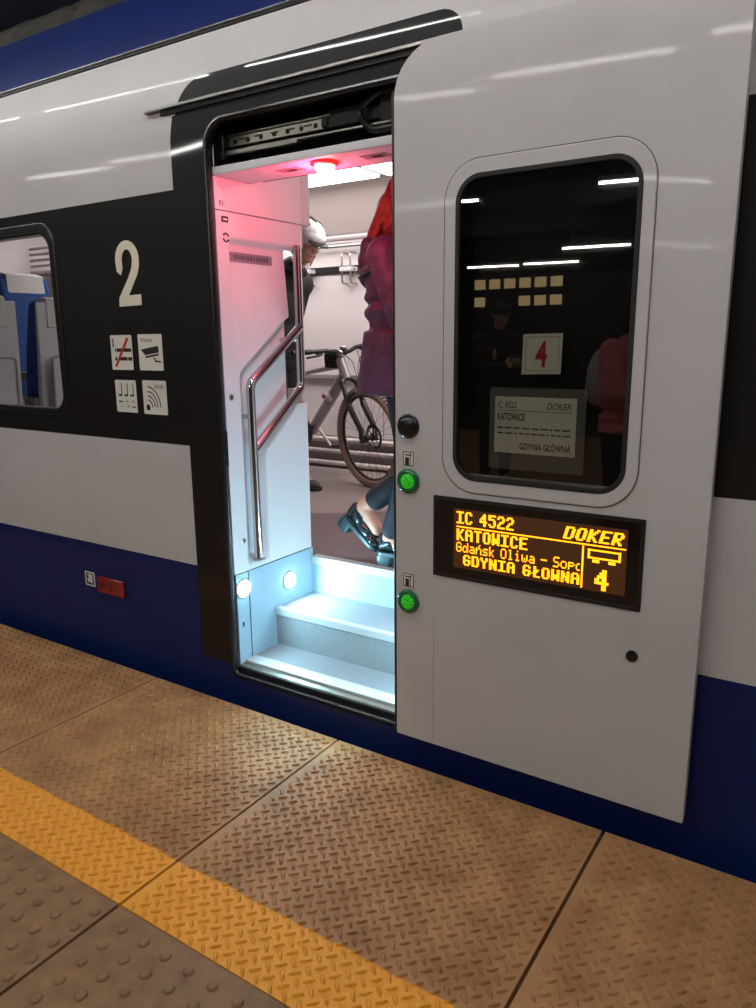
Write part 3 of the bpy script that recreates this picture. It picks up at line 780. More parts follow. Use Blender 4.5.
# ================================================================== VESTIBULE PANEL with handrail
vp = empty('vestibule_panel', (XJ, .28, .53), 'pale moulded wall panel left of the doorway with a bent steel handrail', 'wall panel')
def seg_d(p, a, b):
    ax, ay = a; bx, by = b; dx, dy = bx-ax, by-ay; t = max(0, min(1, ((p[0]-ax)*dx+(p[1]-ay)*dy)/(dx*dx+dy*dy)))
    return math.hypot(p[0]-ax-t*dx, p[1]-ay-t*dy)
# channel outline in (Y, Z)
CH = [(.112,.548), (.112,1.345), (.40,1.55), (.56,1.64), (.56,1.20), (.47,1.19), (.256,1.015), (.25,.96), (.244,.548)]
def sd_poly(p, P):
    d = min(seg_d(p, P[i], P[(i+1) % len(P)]) for i in range(len(P)))
    return d if inside(p, P) else -d
def depth(y, z):
    s = sd_poly((y, z), CH)
    h = max(0, min(1, (s+.004)/.03)); h = h*h*(3-2*h)*.042
    # shallow tray above: overhang at the top, fading downwards
    if .085 < y and z < 1.852:
        t = max(0, min(1, (1.852-z)/.012))*max(0, min(1, (z-1.38)/.45))
        t *= max(0, min(1, (y-.085)/.02)); h = max(h, .034*t)
    return h
def panel():
    mb = MB(); ys = [.022+.0064*i for i in range(81)]; ys[-1] = .535
    zs = [.522+.0079*i for i in range(182)]; zs = [z for z in zs if z < 1.945]+[1.947]
    idx = {}
    def vid(i, j):
        if (i, j) not in idx: idx[(i, j)] = len(mb.v); mb.v.append((XJ-depth(ys[i], zs[j]), ys[i], zs[j]))
        return idx[(i, j)]
    cut = lambda y, z: y > .443 and 1.19 < z < 1.845
    for j in range(len(zs)-1):
        for i in range(len(ys)-1):
            if cut((ys[i]+ys[i+1])/2, (zs[j]+zs[j+1])/2): continue
            mb.f.append([vid(i,j), vid(i+1,j), vid(i+1,j+1), vid(i,j+1)]); mb.m.append(0)
    o = mb.build('panel', 'panel', vp, 60)
    bm = bmesh.new(); bm.from_mesh(o.data)
    for f in bm.faces:
        if f.normal.x < 0: f.normal_flip()
    bm.to_mesh(o.data); bm.free()
    solid(o, .022, 60)
    return o
panel()
mb = MB(); mb.prism([(.022,1.951), (.535,1.951), (.535,2.42), (.227,2.42), (.226,2.066), (.022,2.066)], XJ-.022, XJ, lambda a, b, y: (y, a, b)); mb.build('upper_panel', 'panel', vp, bevel=.002)
mb = MB(); mb.bb((XJ-.10,.06,.525), (XJ-.065,.45,2.06)); mb.build('panel_backing', 'panel_up', vp, label='grey backing box')
mb = MB(); mb.bb((XJ-.06,.538,1.95), (XJ-.004,.60,2.45)); mb.build('corner_post', 'panel_up', vp, bevel=.006)
hr = MB()
tx = XJ+.012
pA = fillet([(tx,.161,.568), (tx,.155,1.30), (tx,.487,1.523)], .06, 8)
pB = fillet([(tx-.004,.487,1.862), (tx-.004,.490,1.265), (tx-.004,.158,1.022)], .06, 8)
hr.tube(pA, .0185, 16); hr.tube(pB, .0185, 16)
hr = hr.build('handrail', 'steel', vp, 60, label='bent stainless steel handrail')
mb = MB(); mb.lathe([(.03,0), (.03,.006), (.02,.009), (0,.009)], (tx,.161,.556), (0,0,1), 20); mb.build('rail_foot', 'alu', hr, bevel=.002)
for a, b in (((XJ-.05,.135,1.165), (tx,.165,1.165)), ((XJ-.06,.40,1.47), (tx,.487,1.47))):
    mb = MB(); mb.cyl(a, b, .009); mb.build('rail_bracket', 'alu', hr)
mb = MB(); mb.bb((XJ-.045,.455,1.192), (XJ-.006,.51,1.26)); mb.build('clamp_block', 'alu', hr, bevel=.002)
def onpanel(y, z, x): return (XJ+x, y, z)
mb = MB(); mb.prism(rrect(.118,.362,1.772,1.808,.004,3), -.029, -.026, lambda a, b, y: (XJ+y, a, b)); pl = mb.build('name_plate', mat('plate_grey', (140,134,146), .4), vp, label='grey plate with dark lettering')
mb = MB(); r9 = random.Random(9); a = .135
while a < .34:
    wd = r9.uniform(.008,.015); mb.add([(XJ-.0255,a,1.781), (XJ-.0255,a+wd,1.781), (XJ-.0255,a+wd,1.798), (XJ-.0255,a,1.798)], [(0,1,2,3)])
    a += wd+.005
mb.build('plate_lettering', mat('plate_ink', (84,76,90), .5), pl, None)
mb = MB(); mb.prism(rrect(.052,.088,1.908,1.930,.002,2), .0, .001, lambda a, b, y: (XJ+y, a, b)); bl = mb.build('label_sticker', 'ink', vp, label='small black label')
mb = MB(); mb.add([(XJ+.0016,.06,1.915), (XJ+.0016,.082,1.915), (XJ+.0016,.082,1.922), (XJ+.0016,.06,1.922)], [(0,1,2,3)]); mb.build('label_text', 'label_white', bl, None)
mb = MB()
for a0 in (0.3, 3.4):
    P = [(XJ+.001,.071+.015*math.cos(t),1.853+.015*math.sin(t)) for t in [a0+2.3*k/8 for k in range(9)]]
    mb.tube(P, [.003]*8+[.0045], 6)
mb.build('arrow_symbol', 'ink', vp)
mb = MB(); text_into(mb, 'EL', .045, .075, 1.968, 1.984, 0, fn=lambda a, b: (XJ+.001, a, b)); mb.build('letters', 'ink', vp, None)
for y, z in ((.055,1.25), (.085,.655)):
    mb = MB(); mb.lathe([(.013,-.002), (.013,.002), (.010,.003), (0,.003)], (XJ,y,z), (1,0,0), 18); sc = mb.build('screw', 'alu', vp)
    mb = MB(); mb.box((XJ+.0035,y,z), (.001,.014,.004), (.6,0,0)); mb.box((XJ+.0035,y,z), (.001,.004,.014), (.6,0,0)); mb.build('screw_slot', 'ink', sc, None)

# ================================================================== INTERIOR SHELL
FZ = .475; FY = 2.62
mb = MB(); mb.bb((-6.6,.70,FZ-.05), (1.0,FY,FZ)); mb.bb((-6.6,.05,FZ-.05), (XJ-.02,.70,FZ)); mb.bb((XJ-.02,.575,FZ-.05), (1.0,.70,FZ))
struct(mb, 'floor_carriage', 'floor_dark', 'mauve grey vinyl floor inside the carriage')
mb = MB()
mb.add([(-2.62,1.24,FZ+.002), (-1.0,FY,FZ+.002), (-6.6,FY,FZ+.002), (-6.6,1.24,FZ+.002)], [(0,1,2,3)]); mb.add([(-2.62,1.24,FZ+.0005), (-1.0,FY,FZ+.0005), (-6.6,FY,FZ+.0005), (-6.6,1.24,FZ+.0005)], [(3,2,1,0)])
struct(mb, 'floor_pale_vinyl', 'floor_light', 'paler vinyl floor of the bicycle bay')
mb = MB(); mb.bb((-6.6,FY,FZ), (1.0,FY+.05,2.22)); struct(mb, 'wall_far', 'wall_in', 'pinkish white far wall of the carriage')
mb = MB(); mb.prism([(FY,2.22), (FY+.05,2.22), (FY+.05,2.6), (FY-.12,2.6), (FY-.12,2.52)], -6.6, 1.0, lambda a, b, y: (y, a, b)); struct(mb, 'trim_cove', 'wall_grey', 'grey sloping panel above the far wall')
mb = MB(); mb.bb((-6.6,FY-.012,2.185), (1.0,FY,2.20)); mb.bb((-6.6,FY-.008,2.225), (1.0,FY,2.232)); struct(mb, 'trim_far', 'trim_in')
mb = MB(); mb.bb((-6.65,.05,FZ), (-6.6,FY,2.6)); struct(mb, 'wall_left', 'wall_in')
mb = MB(); mb.bb((1.0,.05,FZ), (1.05,FY,2.6)); struct(mb, 'wall_right', 'wall_in')
mb = MB(); mb.bb((-6.6,.32,2.56), (1.0,FY,2.6)); struct(mb, 'ceiling_carriage', 'wall_in', 'white carriage ceiling')
for x in (-3.05,-4.3,-1.9,-.7):
    mb = MB(); mb.bb((x-.003,FY-.002,FZ), (x+.003,FY+.001,2.185)); struct(mb, 'trim_joint', 'trim_in')
for i, x in enumerate((-5.4,-3.7,-2.0,-.3)):
    t = empty('ceiling_luminaire', (x,2.0,2.56), 'glowing white ceiling lamp strip above the bicycle' if i == 2 else 'glowing white ceiling lamp strip deeper in the carriage', 'ceiling lamp', 'lamp strips along the carriage ceiling')
    mb = MB(); mb.bb((x-.83,1.72,2.53), (x+.83,2.36,2.558)); mb.build('housing', 'wall_grey', t)
    mb = MB(); mb.bb((x-.81,1.74,2.515), (x+.81,2.34,2.53)); mb.build('diffuser', 'lum', t)
hnd = MB(); hnd.bb((-3.9,FY-.012,1.945), (-2.6,FY,2.0)); tag(hnd.build('wall_rail', 'band_in', None, bevel=.004), 'black strip running along the far wall behind the helmeted person', 'rail')
mb = MB(); mb.bb((-4.2,FY-.03,1.165), (-1.5,FY,1.20)); tag(mb.build('wall_ledge', 'trim_in', None, bevel=.004), 'dark grey ledge on the far wall behind the bicycle', 'ledge')
gr = MB(); gr.tube(fillet([(-3.75,FY,2.135), (-3.75,FY-.05,2.135), (-2.75,FY-.05,2.135), (-2.75,FY,2.135)], .03, 5), .011, 10); gr.tube(fillet([(-3.75,FY,2.16), (-3.75,FY-.03,2.16), (-2.75,FY-.03,2.16), (-2.75,FY,2.16)], .03, 5), .006, 8)
tag(gr.build('grab_bar', 'alu', None, 60), 'thin grey grab bar high on the far wall', 'grab bar')
for i, x in enumerate((-3.31,-3.70)):
    t = empty('bicycle_hook', (x,FY,1.97), 'looped wire bicycle hook on the far wall beside the woman' if i == 0 else 'looped wire bicycle hook on the far wall behind the helmeted person', 'hook', 'wire hooks on the far wall')
    for dx in (-.045,.03):
        mb = MB(); mb.tube(fillet([(x+dx,FY,2.085), (x+dx,FY-.075,2.085), (x+dx,FY-.075,1.87), (x+dx,FY,1.87)], .03, 6), .008, 10); mb.build('wire_loop', 'alu', t, 60)
    mb = MB(); mb.bb((x-.06,FY-.09,1.955), (x+.05,FY,1.985)); mb.build('cross_plate', 'panel_up', t, bevel=.003)
for nm, z, r, lab in (('upper', .70, .022, 'uppermost of three heating pipes along the far wall'), ('mid', .61, .018, 'middle heating pipe along the far wall'), ('low', .515, .02, 'lowest heating pipe just above the far floor')):
    mb = MB(); mb.cyl((-4.4,FY-.045,z), (-1.3,FY-.045,z), r, n=16)
    for x in (-4.3,-2.2,-1.4): mb.bb((x-.012,FY-.05,z-.01), (x+.012,FY-.021,z+.01))
    tag(mb.build('heating_pipe', 'pipe', None), lab, 'pipe', 'heating pipes')
mb = MB(); mb.bb((-4.4,FY-.02,.50), (-1.3,FY-.001,.73)); tag(mb.build('pipe_backing', 'trim_in', None), 'dark grey metal sheet behind the heating pipes', 'panel')
# luggage rack seen through the passenger window
t = empty('luggage_rack', (-5.5,2.35,2.1), 'grey overhead luggage rack seen through the passenger window', 'rack')
mb = MB(); mb.prism(rrect(2.12,FY,2.06,2.10,.018), -6.55, -4.6, lambda a, b, y: (y, a, b)); mb.build('shelf', 'wall_grey', t, 40)
for k in range(4):
    mb = MB(); mb.cyl((-6.55,2.14,2.14+.05*k), (-4.6,2.14,2.14+.05*k), .012, n=10); mb.build('rail', 'trim_in', t)
# black lit-edge service frame near the woman
mb = MB(); mb.ring(rrect(-2.83,-2.30,2.20,2.47,.01,2), rrect(-2.812,-2.32,2.215,2.455,.008,2), FY-.105, FY-.085); f = mb.build('wall_cabinet', 'band_in', None); tag(f, 'white cabinet high on the far wall beside the red hair', 'cabinet')
mb = MB(); mb.bb((-2.822,FY-.095,2.21), (-2.31,FY+.0,2.465)); mb.build('cabinet_door', 'wall_in', f)

# ================================================================== SEATS
def seat(x, y, rz, label):
    t = empty('train_seat', (x,y,FZ), label, 'seat', 'passenger seats', rz)
    def rp(P, y0, y1, name, m, par=None, bev=.02, lab=None):
        mb = MB(); mb.prism(P, y0, y1); return mb.build(name, m, par or t, 40, bev, True, lab)
    # profile in local XZ, seat faces +x
    back = [(-.02,.40), (.10,.42), (.02,.95), (-.06,1.24), (-.12,1.24), (-.10,.95)]
    rp(back, -.205, .205, 'backrest', 'seat_blue', bev=.03)
    rp([(-.12,.36), (-.055,.40), (-.125,.95), (-.15,1.23), (-.165,1.23), (-.155,.95)], -.215, .215, 'back_shell', 'seat_grey', bev=.025, lab='pale grey moulded seat back')
    rp([(-.035,.98), (-.012,.98), (-.045,1.245), (-.135,1.262), (-.172,1.25), (-.166,1.08), (-.155,1.08), (-.155,1.22), (-.06,1.235)], -.15, .15, 'head_cover', 'white_cloth', bev=.006, lab='white head cover')
    rp([(-.08,.32), (.42,.34), (.44,.42), (.40,.46), (-.02,.43)], -.22, .22, 'cushion', 'seat_blue', bev=.03)
    for s in (-1,1): rp([(-.1,.60), (.28,.60), (.30,.63), (.28,.66), (-.1,.66)], s*.225-.025, s*.225+.025, 'armrest', 'trim_in', bev=.012)
    tb = MB(); tb.prism([(-.175,.56), (-.158,.56), (-.178,.90), (-.195,.90)], -.16, .16); tb = tb.build('fold_table', 'seat_grey', t, 40, .008, True)
    mb = MB(); mb.ring(rrect(-.165,.165,.55,.912,.03,4), rrect(-.155,.155,.56,.902,.025,4), -.165, -.16, lambda a, b, q: (-.19+.06*(.9-b)+q+.155, a, b)); mb.build('table_joint', 'trim_in', tb, None, 0, True)
    mb = MB(); mb.lathe([(.02,0), (.02,.006), (.012,.008), (0,.008)], (-.168,.0,.99), (-1,0,0), 18); mb.build('table_latch', 'trim_in', t, 40, 0, True)
    mb = MB(); mb.bb((.02,-.18,.0), (.30,.18,.33)); mb.build('pedestal', 'trim_in', t, 40, .02, True)
    return t
seat(-4.42,.86,PI,'pale grey seat back nearest the right end of the passenger window')
seat(-4.42,.30,PI,'pale grey seat back at the left end of the passenger window')
seat(-5.35,1.32,0,'blue seat with a white head cover seen from the front').scale = (1,1,1.19)

# ================================================================== BICYCLE
bk = empty('mountain_bicycle', (-2.775,2.05,FZ), 'grey mountain bicycle leaning by the far wall with its front wheel towards the door', 'bicycle', None, math.radians(-19)); bk.rotation_euler[0] = math.radians(5)
def bb_(mb, name, m, par=None, sm=40, bev=0, lab=None): return mb.build(name, m, par or bk, sm, bev, True, lab)
R0 = .345
def wheel(hx):
    w = MB(); w.torus((hx,0,R0), (0,1,0), R0-.029, .029, 72, 12); ty = bb_(w, 'wheel', 'tyre', None, 50, 0, 'brown sided tyre on a black rim')
    mb = MB()
    for k in range(72):
        a = 2*PI*k/72; c, s = math.cos(a), math.sin(a)
        for o in (-.014, .0, .014):
            rr = R0+.0005 if o == 0 else R0-.006
            mb.box((hx+rr*c, o, R0+rr*s), (.008,.011,.012), Matrix.Rotation(-a, 3, 'Y'))
    bb_(mb, 'tread', 'tyre_tread', ty, None)
    mb = MB(); mb.torus((hx,0,R0), (0,1,0), R0-.058, .011, 72, 8); bb_(mb, 'rim', 'bike_black', ty, 50)
    mb = MB()
    for k in range(32):
        a = 2*PI*k/32; b = a+(.5 if k % 4 < 2 else -.5); o = .028 if k % 2 else -.028
        mb.cyl((hx+.022*math.cos(b), o, R0+.022*math.sin(b)), (hx+(R0-.06)*math.cos(a), 0, R0+(R0-.06)*math.sin(a)), .0012, n=5)
    bb_(mb, 'spokes', 'bike_black', ty)
    mb = MB(); mb.lathe([(.008,-.055), (.012,-.05), (.026,-.034), (.026,-.026), (.016,-.02), (.016,.02), (.026,.026), (.026,.034), (.012,.05), (.008,.055)], (hx,0,R0), (0,1,0), 20); bb_(mb, 'hub', 'bike_black', ty)
    mb = MB(); P = [(hx+.088*math.cos(2*PI*k/40)*(1+.03*(k % 2)), R0+.088*math.sin(2*PI*k/40)*(1+.03*(k % 2))) for k in range(40)]; Q = [(hx+.064*math.cos(2*PI*k/40), R0+.064*math.sin(2*PI*k/40)) for k in range(40)]
    mb.ring(P, Q, .041, .043)
    for k in range(6):
        a = 2*PI*k/6; mb.cyl((hx+.02*math.cos(a), .042, R0+.02*math.sin(a)), (hx+.066*math.cos(a+.4), .042, R0+.066*math.sin(a+.4)), .004, n=6)
    bb_(mb, 'brake_disc', 'steel', ty)
wheel(0); wheel(-1.13)
axd = V3((-math.cos(math.radians(68)),0,math.sin(math.radians(68))))
crown = V3((-.19,0,.715)); htop = crown+axd*.17; BBp = V3((-.70,0,.335)); stp = V3((-.86,0,.74)); rh = V3((-1.13,0,R0))
fr = MB(); hb = crown+axd*.03
fr.tube([hb-axd*.01, htop], [.036,.033], 16); fr.tube([htop-axd*.05, stp], [.022,.019], 14); fr.tube([hb+axd*.02, BBp], [.040,.036], 14); fr.tube([BBp, stp+V3((-.02,0,.05))], [.02,.018], 14)
for s in (-1,1):
    fr.tube(fillet([BBp+V3((-.02,.03*s,0)), BBp+V3((-.15,.055*s,0)), rh+V3((0,.07*s,0))], .05), .011, 10); fr.tube(fillet([stp+V3((0,.015*s,-.03)), stp+V3((-.06,.055*s,-.09)), rh+V3((0,.07*s,0))], .05), .009, 10)
fr.cyl(BBp+V3((0,-.04,0)), BBp+V3((0,.04,0)), .026)
frame = bb_(fr, 'frame', 'frame_grey', None, 50, 0, 'grey bicycle frame')
fk = MB()
for s in (-1,1):
    o = V3((0,.058*s,0)); drop = V3((0,.058*s,R0)); up = crown+o+V3((.028,0,-.03))
    fk.tube([up+axd*.03, up-axd*.16], .0165, 12); fk.tube([up-axd*.13, drop+V3((.0,0,.06)), drop+V3((-.006,0,0))], [.0215,.019,.016], 12)
    fk.box(drop, (.03,.02,.05))
fk.tube([crown+V3((.02,-.06,-.005)), crown+V3((.0,-.03,.02)), crown+V3((0,0,.025)), crown+V3((0,.03,.02)), crown+V3((.02,.06,-.005))], .02, 10)
fk.tube(fillet([crown+V3((.06,-.058,-.15)), crown+V3((.10,-.05,-.07)), crown+V3((.11,0,-.05)), crown+V3((.10,.05,-.07)), crown+V3((.06,.058,-.15))], .04), .012, 8)
bb_(fk, 'fork', 'fork', None, 50, 0, 'dark suspension fork')
st = MB(); st.cyl(htop, htop+axd*.045, .02); sb_ = htop+axd*.03; bar = sb_+V3((.055,0,.012)); st.cyl(sb_, bar, .016); st.cyl(bar+V3((0,-.025,0)), bar+V3((0,.025,0)), .022); stem = bb_(st, 'stem', 'bike_black')
hbz = MB(); hbz.tube(fillet([bar+V3((-.05,-.36,.03)), bar+V3((-.02,-.12,.02)), bar+V3((0,-.05,0)), bar+V3((0,.05,0)), bar+V3((-.02,.12,.02)), bar+V3((-.05,.36,.03))], .05), .0145, 12); hbz = bb_(hbz, 'handlebar', 'bike_black', None, 50)
for s in (-1,1):
    mb = MB(); mb.tube([bar+V3((-.032,.235*s,.0255)), bar+V3((-.05,.365*s,.031))], .0175, 12); bb_(mb, 'grip', 'rubber', hbz)
    mb = MB(); mb.tube(fillet([bar+V3((-.025,.19*s,.02)), bar+V3((.03,.20*s,.0)), bar+V3((.03,.31*s,-.005))], .02), [.008]*9, 8); mb.box(bar+V3((-.02,.18*s,.01)), (.04,.03,.03)); bb_(mb, 'brake_lever', 'bike_black', hbz)
mb = MB(); mb.ell(bar+V3((.01,0,.03)), (.03,.024,.015)); mb.ell(bar+V3((.03,-.05,.0)), (.03,.022,.022)); bb_(mb, 'bike_computer', 'alu', hbz)
mb = MB()
for s in (-1,1): mb.tube(fillet([bar+V3((.02,.16*s,.01)), bar+V3((.12,.12*s,.03)), bar+V3((.13,.02*s,-.06)), crown+V3((.05,.055,-.02))], .08, 8), .0028, 6)
mb.tube(fillet([bar+V3((.02,.1,.01)), bar+V3((.10,.06,-.05)), crown+V3((.06,.075,-.1)), V3((-.02,.075,R0+.1)), V3((-.03,.06,R0+.03))], .06, 6), .0028, 6)
bb_(mb, 'cables', 'bike_black', hbz)
mb = MB(); q = htop+V3((-.08,0,-.02)); mb.box(q, (.16,.055,.10)); mb.ell(q+V3((.03,-.02,.04)), (.07,.05,.04)); bb_(mb, 'frame_bag', 'black_cloth', frame, 40, .015, 'small black frame bag')
mb = MB(); mb.cyl(stp, stp+V3((-.09,0,.2)), .014); sp_ = bb_(mb, 'seat_post', 'bike_black')
mb = MB(); mb.ell(stp+V3((-.13,0,.225)), (.09,.07,.022)); mb.cap(stp+V3((-.12,0,.222)), stp+V3((.06,0,.222)), .03, .018); bb_(mb, 'saddle', 'rubber', None, 60)
mb = MB(); mb.lathe([(.085,0), (.085,.004), (.02,.006)], BBp+V3((0,-.05,0)), (0,-1,0), 32); ck = bb_(mb, 'chainring', 'bike_black')
for s in (-1,1):
    d = V3((.12,0,-.12))*s; mb = MB(); mb.cyl(BBp+V3((0,.065*s,0)), BBp+V3((0,.075*s,0))+d, .011); bb_(mb, 'crank_arm', 'alu')
    mb = MB(); mb.box(BBp+V3((0,.125*s,0))+d, (.09,.09,.018)); bb_(mb, 'pedal', 'bike_black', None, 40, .004)
mb = MB(); mb.cyl((-.36,-.04,.60), (-.43,-.04,.62), .025); mb.ell((-.36,-.04,.60), (.012,.026,.026)); lp = bb_(mb, 'frame_lamp', 'white_cloth', None, 50, 0, 'white lamp with red lens')
mb = MB(); mb.ell((-.395,-.068,.613), (.014,.008,.014)); bb_(mb, 'red_lens', 'red_ink', lp)

# ================================================================== PEOPLE
def vv(d): return {k: (V3(x) if isinstance(x, tuple) and len(x) == 3 and not k.startswith('r') else x) for k, x in d.items()}
def shoe_prims(an, toe, up=(0,0,1), heel=.0, w=.045):
    an, toe = V3(an), V3(toe); f = (toe-an); f.z = 0 if up == (0,0,1) else f.z
    f = f.normalized(); u = V3(up).normalized(); u = (u-f*u.dot(f)).normalized()
    return f, u

# ---- woman walking in, seen from her right-hand side
WX, WY = -1.70, .66
J = vv(dict(head=(-1.625,.66,1.99), face=(.98,.12,-.05), neck=(-1.665,.66,1.86), chest=(-1.69,.66,1.66), belly=(-1.695,.66,1.46), pelvis=(-1.65,.66,1.32),
    shL=(-1.69,.83,1.79), elL=(-1.66,.87,1.52), wrL=(-1.46,.84,1.44), hdL=(.95,-.1,.1), hnL=(0,-.4,-.6),
    shR=(-1.665,.49,1.79), elR=(-1.56,.45,1.55), wrR=(-1.36,.47,1.55), hdR=(.95,.1,.15), hnR=(0,.4,-.6), thL=-1, thR=1,
    hipL=(-1.64,.735,1.28), knL=(-1.515,.72,.985), anL=(-1.905,.665,.712), toL=(-1.83,.66,.615),
    hipR=(-1.63,.59,1.28), knR=(-1.60,.60,.92), anR=(-1.73,.61,.600), toR=(-1.62,.61,.525)))
wm = empty('person', (WX,WY,FZ), 'woman with red hair in a plum coat climbing in at the top step', 'person')
body = blob(body_prims(J), 'body', 'skin', wm, .0055, 3)
face_parts(body, J['head'], J['face'])
# hair: long, falling on the back
h = J['head']; hp = [('e', h+V3((-.03,0,.035)), (.105,.095,.10)), ('e', h+V3((-.09,0,-.03)), (.085,.10,.12)), ('c', h+V3((-.10,.0,0)), h+V3((-.175,.0,-.165)), .08, .06)]
rh_ = random.Random(11)
for k in range(46):
    s = rh_.uniform(-1,1); a = h+V3((-.06-.05*(1-abs(s)), .085*s, .04+rh_.uniform(-.04,.05)))
    b = h+V3((-.14-.03*(1-abs(s))+rh_.uniform(-.025,.01), .10*s, -.10+rh_.uniform(-.03,.03))); c = h+V3((-.165-.06*(1-abs(s))+rh_.uniform(-.035,.02), .115*s, -.20+rh_.uniform(-.05,.04)))
    hp += [('c', a, b, .017, .014), ('c', b, c, .014, .006)]
for s in (-1,1): hp += [('c', h+V3((.03,.082*s,.05)), h+V3((-.02,.098*s,-.12)), .022, .02), ('c', h+V3((-.02,.098*s,-.12)), h+V3((-.03,.10*s,-.22)), .02, .01)]
blob(hp, 'hair', 'red_hair', wm, .006, 2, label='long wavy red hair')
# coat with hood, quilted body
cp = [('e', (-1.69,.66,1.70), (.145,.19,.14)), ('e', (-1.69,.66,1.56), (.130,.18,.16)), ('e', (-1.69,.66,1.42), (.145,.19,.13)), ('y', (-1.695,.60,1.50), (-1.705,.60,1.243), .13, .155), ('y', (-1.695,.72,1.50), (-1.705,.72,1.243), .13, .155)]
rq = random.Random(4)
for k in range(6): z = 1.735-.083*k; cp.append(('e', (-1.695+rq.uniform(-.008,.004),.66+rq.uniform(-.01,.01),z), (.139+.005*abs(k-2.5)+rq.uniform(-.004,.006),.19+.003*k,.056), (rq.uniform(-.12,.12),rq.uniform(-.12,.12),0)))
for q in 'LR':
    cp += [('c', J['chest']+V3((0,0,.1)), J['sh'+q], .085, .082), ('c', J['sh'+q], J['el'+q], .078, .064), ('c', J['el'+q], J['wr'+q]-V3((.02,0,0)), .062, .047)]
cp += [('t', (-1.70,.66,1.84), (0.15,0,1), .085, .032), ('e', (-1.80,.66,1.79), (.075,.135,.075)), ('e', (-1.825,.66,1.735), (.05,.115,.07)), ('c', (-1.79,.56,1.84), (-1.83,.62,1.76), .04, .04), ('c', (-1.79,.76,1.84), (-1.83,.70,1.76), .04, .04)]
ct = blob(cp, 'coat', 'coat', wm, .008, 3, label='plum quilted coat with a hood')
mb = MB(); mb.tube(fillet([(-1.872,.60,1.735), (-1.80,.50,1.715), (-1.70,.462,1.745), (-1.62,.47,1.80)], .06), .008, 8); mb.build('hood_cord', 'rubber', ct, 60)
for y, z in ((.575,1.742), (.545,1.750)):
    mb = MB(); mb.lathe([(.009,0), (.009,.004), (.005,.006), (0,.006)], (-1.872+.02*(y < .56),y,z), (-.8,-.5,0), 14); mb.build('press_stud', 'alu', ct)
tp = [('e', (-1.65,.66,1.30), (.125,.17,.11))]
for q, c0 in (('L',.13), ('R',.15)):
    a, k, n = J['hip'+q], J['kn'+q], J['an'+q]
    e = k.lerp(n, .84 if q == 'L' else .86)
    tp += [('c', a, k, .095, .068), ('c', k, e, .067, .052)]
    d = (n-k).normalized(); tp.append(('c', e-d*.02, e, .053, .053))
blob(tp, 'trousers', 'trouser', wm, .007, 3, label='dark navy trousers')
def chunky(an, f, u, name='shoe'):
    # slip-on shoe with block heel; f = toe direction, u = sole-to-ankle direction
    f, l, u = frame3(f, u); R = Matrix((f, l, u)).transposed(); an = V3(an)
    at = lambda a, b, c: an+f*a+l*b+u*c
    s = blob([('e', at(.01,0,-.055), (.05,.038,.042), R), ('e', at(.075,0,-.075), (.075,.04,.032), R), ('e', at(.135,0,-.082), (.055,.043,.026), R), ('c', at(-.035,0,-.03), at(-.03,0,-.07), .022, .03)], name, 'shoe', wm, .0045, 3, label='glossy dark teal slip-on shoe')
    mb = MB(); O = [(a, b) for a, b in rrect(-.062,.19,-.042,.042,(.04,.042,.042,.04),6)]
    mb.prism(O, -.112, -.092, lambda a, b, y: tuple(at(a, b, y))); mb.build('sole', 'shoe_sole', s, 40, .004)
    mb = MB(); mb.prism(rrect(-.064,.012,-.038,.038,(.03,.008,.008,.03),5), -.158, -.108, lambda a, b, y: tuple(at(a, b, y+(.0 if a < 0 else .0)))); mb.build('heel', 'shoe_sole', s, 40, .004)
    return s
chunky((-1.905,.665,.712), (.80,-.06,-.60), (.60,0,.80))
chunky((-1.73,.61,.633), (.99,.05,0), (0,0,1))

# ---- man with a white cycle helmet, standing behind the panel
MX, MY = -3.30, 1.80
J = vv(dict(head=(-3.09,1.79,2.06), face=(.95,-.22,-.28), hup=(.25,0,1), neck=(-3.21,1.80,1.91), chest=(-3.32,1.80,1.70), belly=(-3.34,1.80,1.50), pelvis=(-3.36,1.80,1.34),
    shL=(-3.30,1.99,1.83), elL=(-3.42,2.03,1.56), wrL=(-3.46,2.01,1.32), hdL=(-.1,-.1,-.95), hnL=(0,-1,0), shR=(-3.30,1.61,1.83), elR=(-3.40,1.57,1.55), wrR=(-3.42,1.58,1.31), hdR=(-.1,.1,-.95), hnR=(0,1,0), thL=-1, thR=1,
    hipL=(-3.35,1.88,1.30), knL=(-3.33,1.88,.93), anL=(-3.36,1.87,.555), toL=(-3.22,1.88,.505), hipR=(-3.35,1.72,1.30), knR=(-3.30,1.73,.93), anR=(-3.20,1.78,.555), toR=(-3.06,1.79,.505)))
mn = empty('person', (MX,MY,FZ), 'person in dark clothes and a white cycle helmet half hidden by the wall panel', 'person')
body = blob(body_prims(J), 'body', 'skin', mn, .006, 3); face_parts(body, J['head'], J['face'], J['hup'])
blob([('e', J['head']+V3((-.045,0,.0)), (.07,.082,.09)), ('e', J['head']+V3((-.02,0,.045)), (.09,.085,.07))], 'hair', 'dark_hair', mn, .006, 2)
f, l, u = frame3(J['face'], J['hup']); Rm = Matrix((f, l, u)).transposed(); hc = J['head']+u*.055-f*.005
hb = [('e', hc+u*.012, (.135,.102,.085), Rm), ('e', hc+f*.07-u*.005, (.075,.085,.05), Rm), ('e', hc-f*.07-u*.02, (.07,.09,.07), Rm)]
hm = blob(hb, 'helmet', 'helmet', mn, .006, 2, label='white cycle helmet')
mb = MB()
for s in (-.05,0,.05):
    P = [hc+f*(.095*math.cos(t))+l*(s*(1.0))+u*(.015+(.092-abs(s)*.35)*math.sin(t)) for t in [math.radians(35+100*k/10) for k in range(11)]]
    mb.tube(P, .009, 6)
mb.build('helmet_vent', 'ink', hm, 60, label='dark vents')
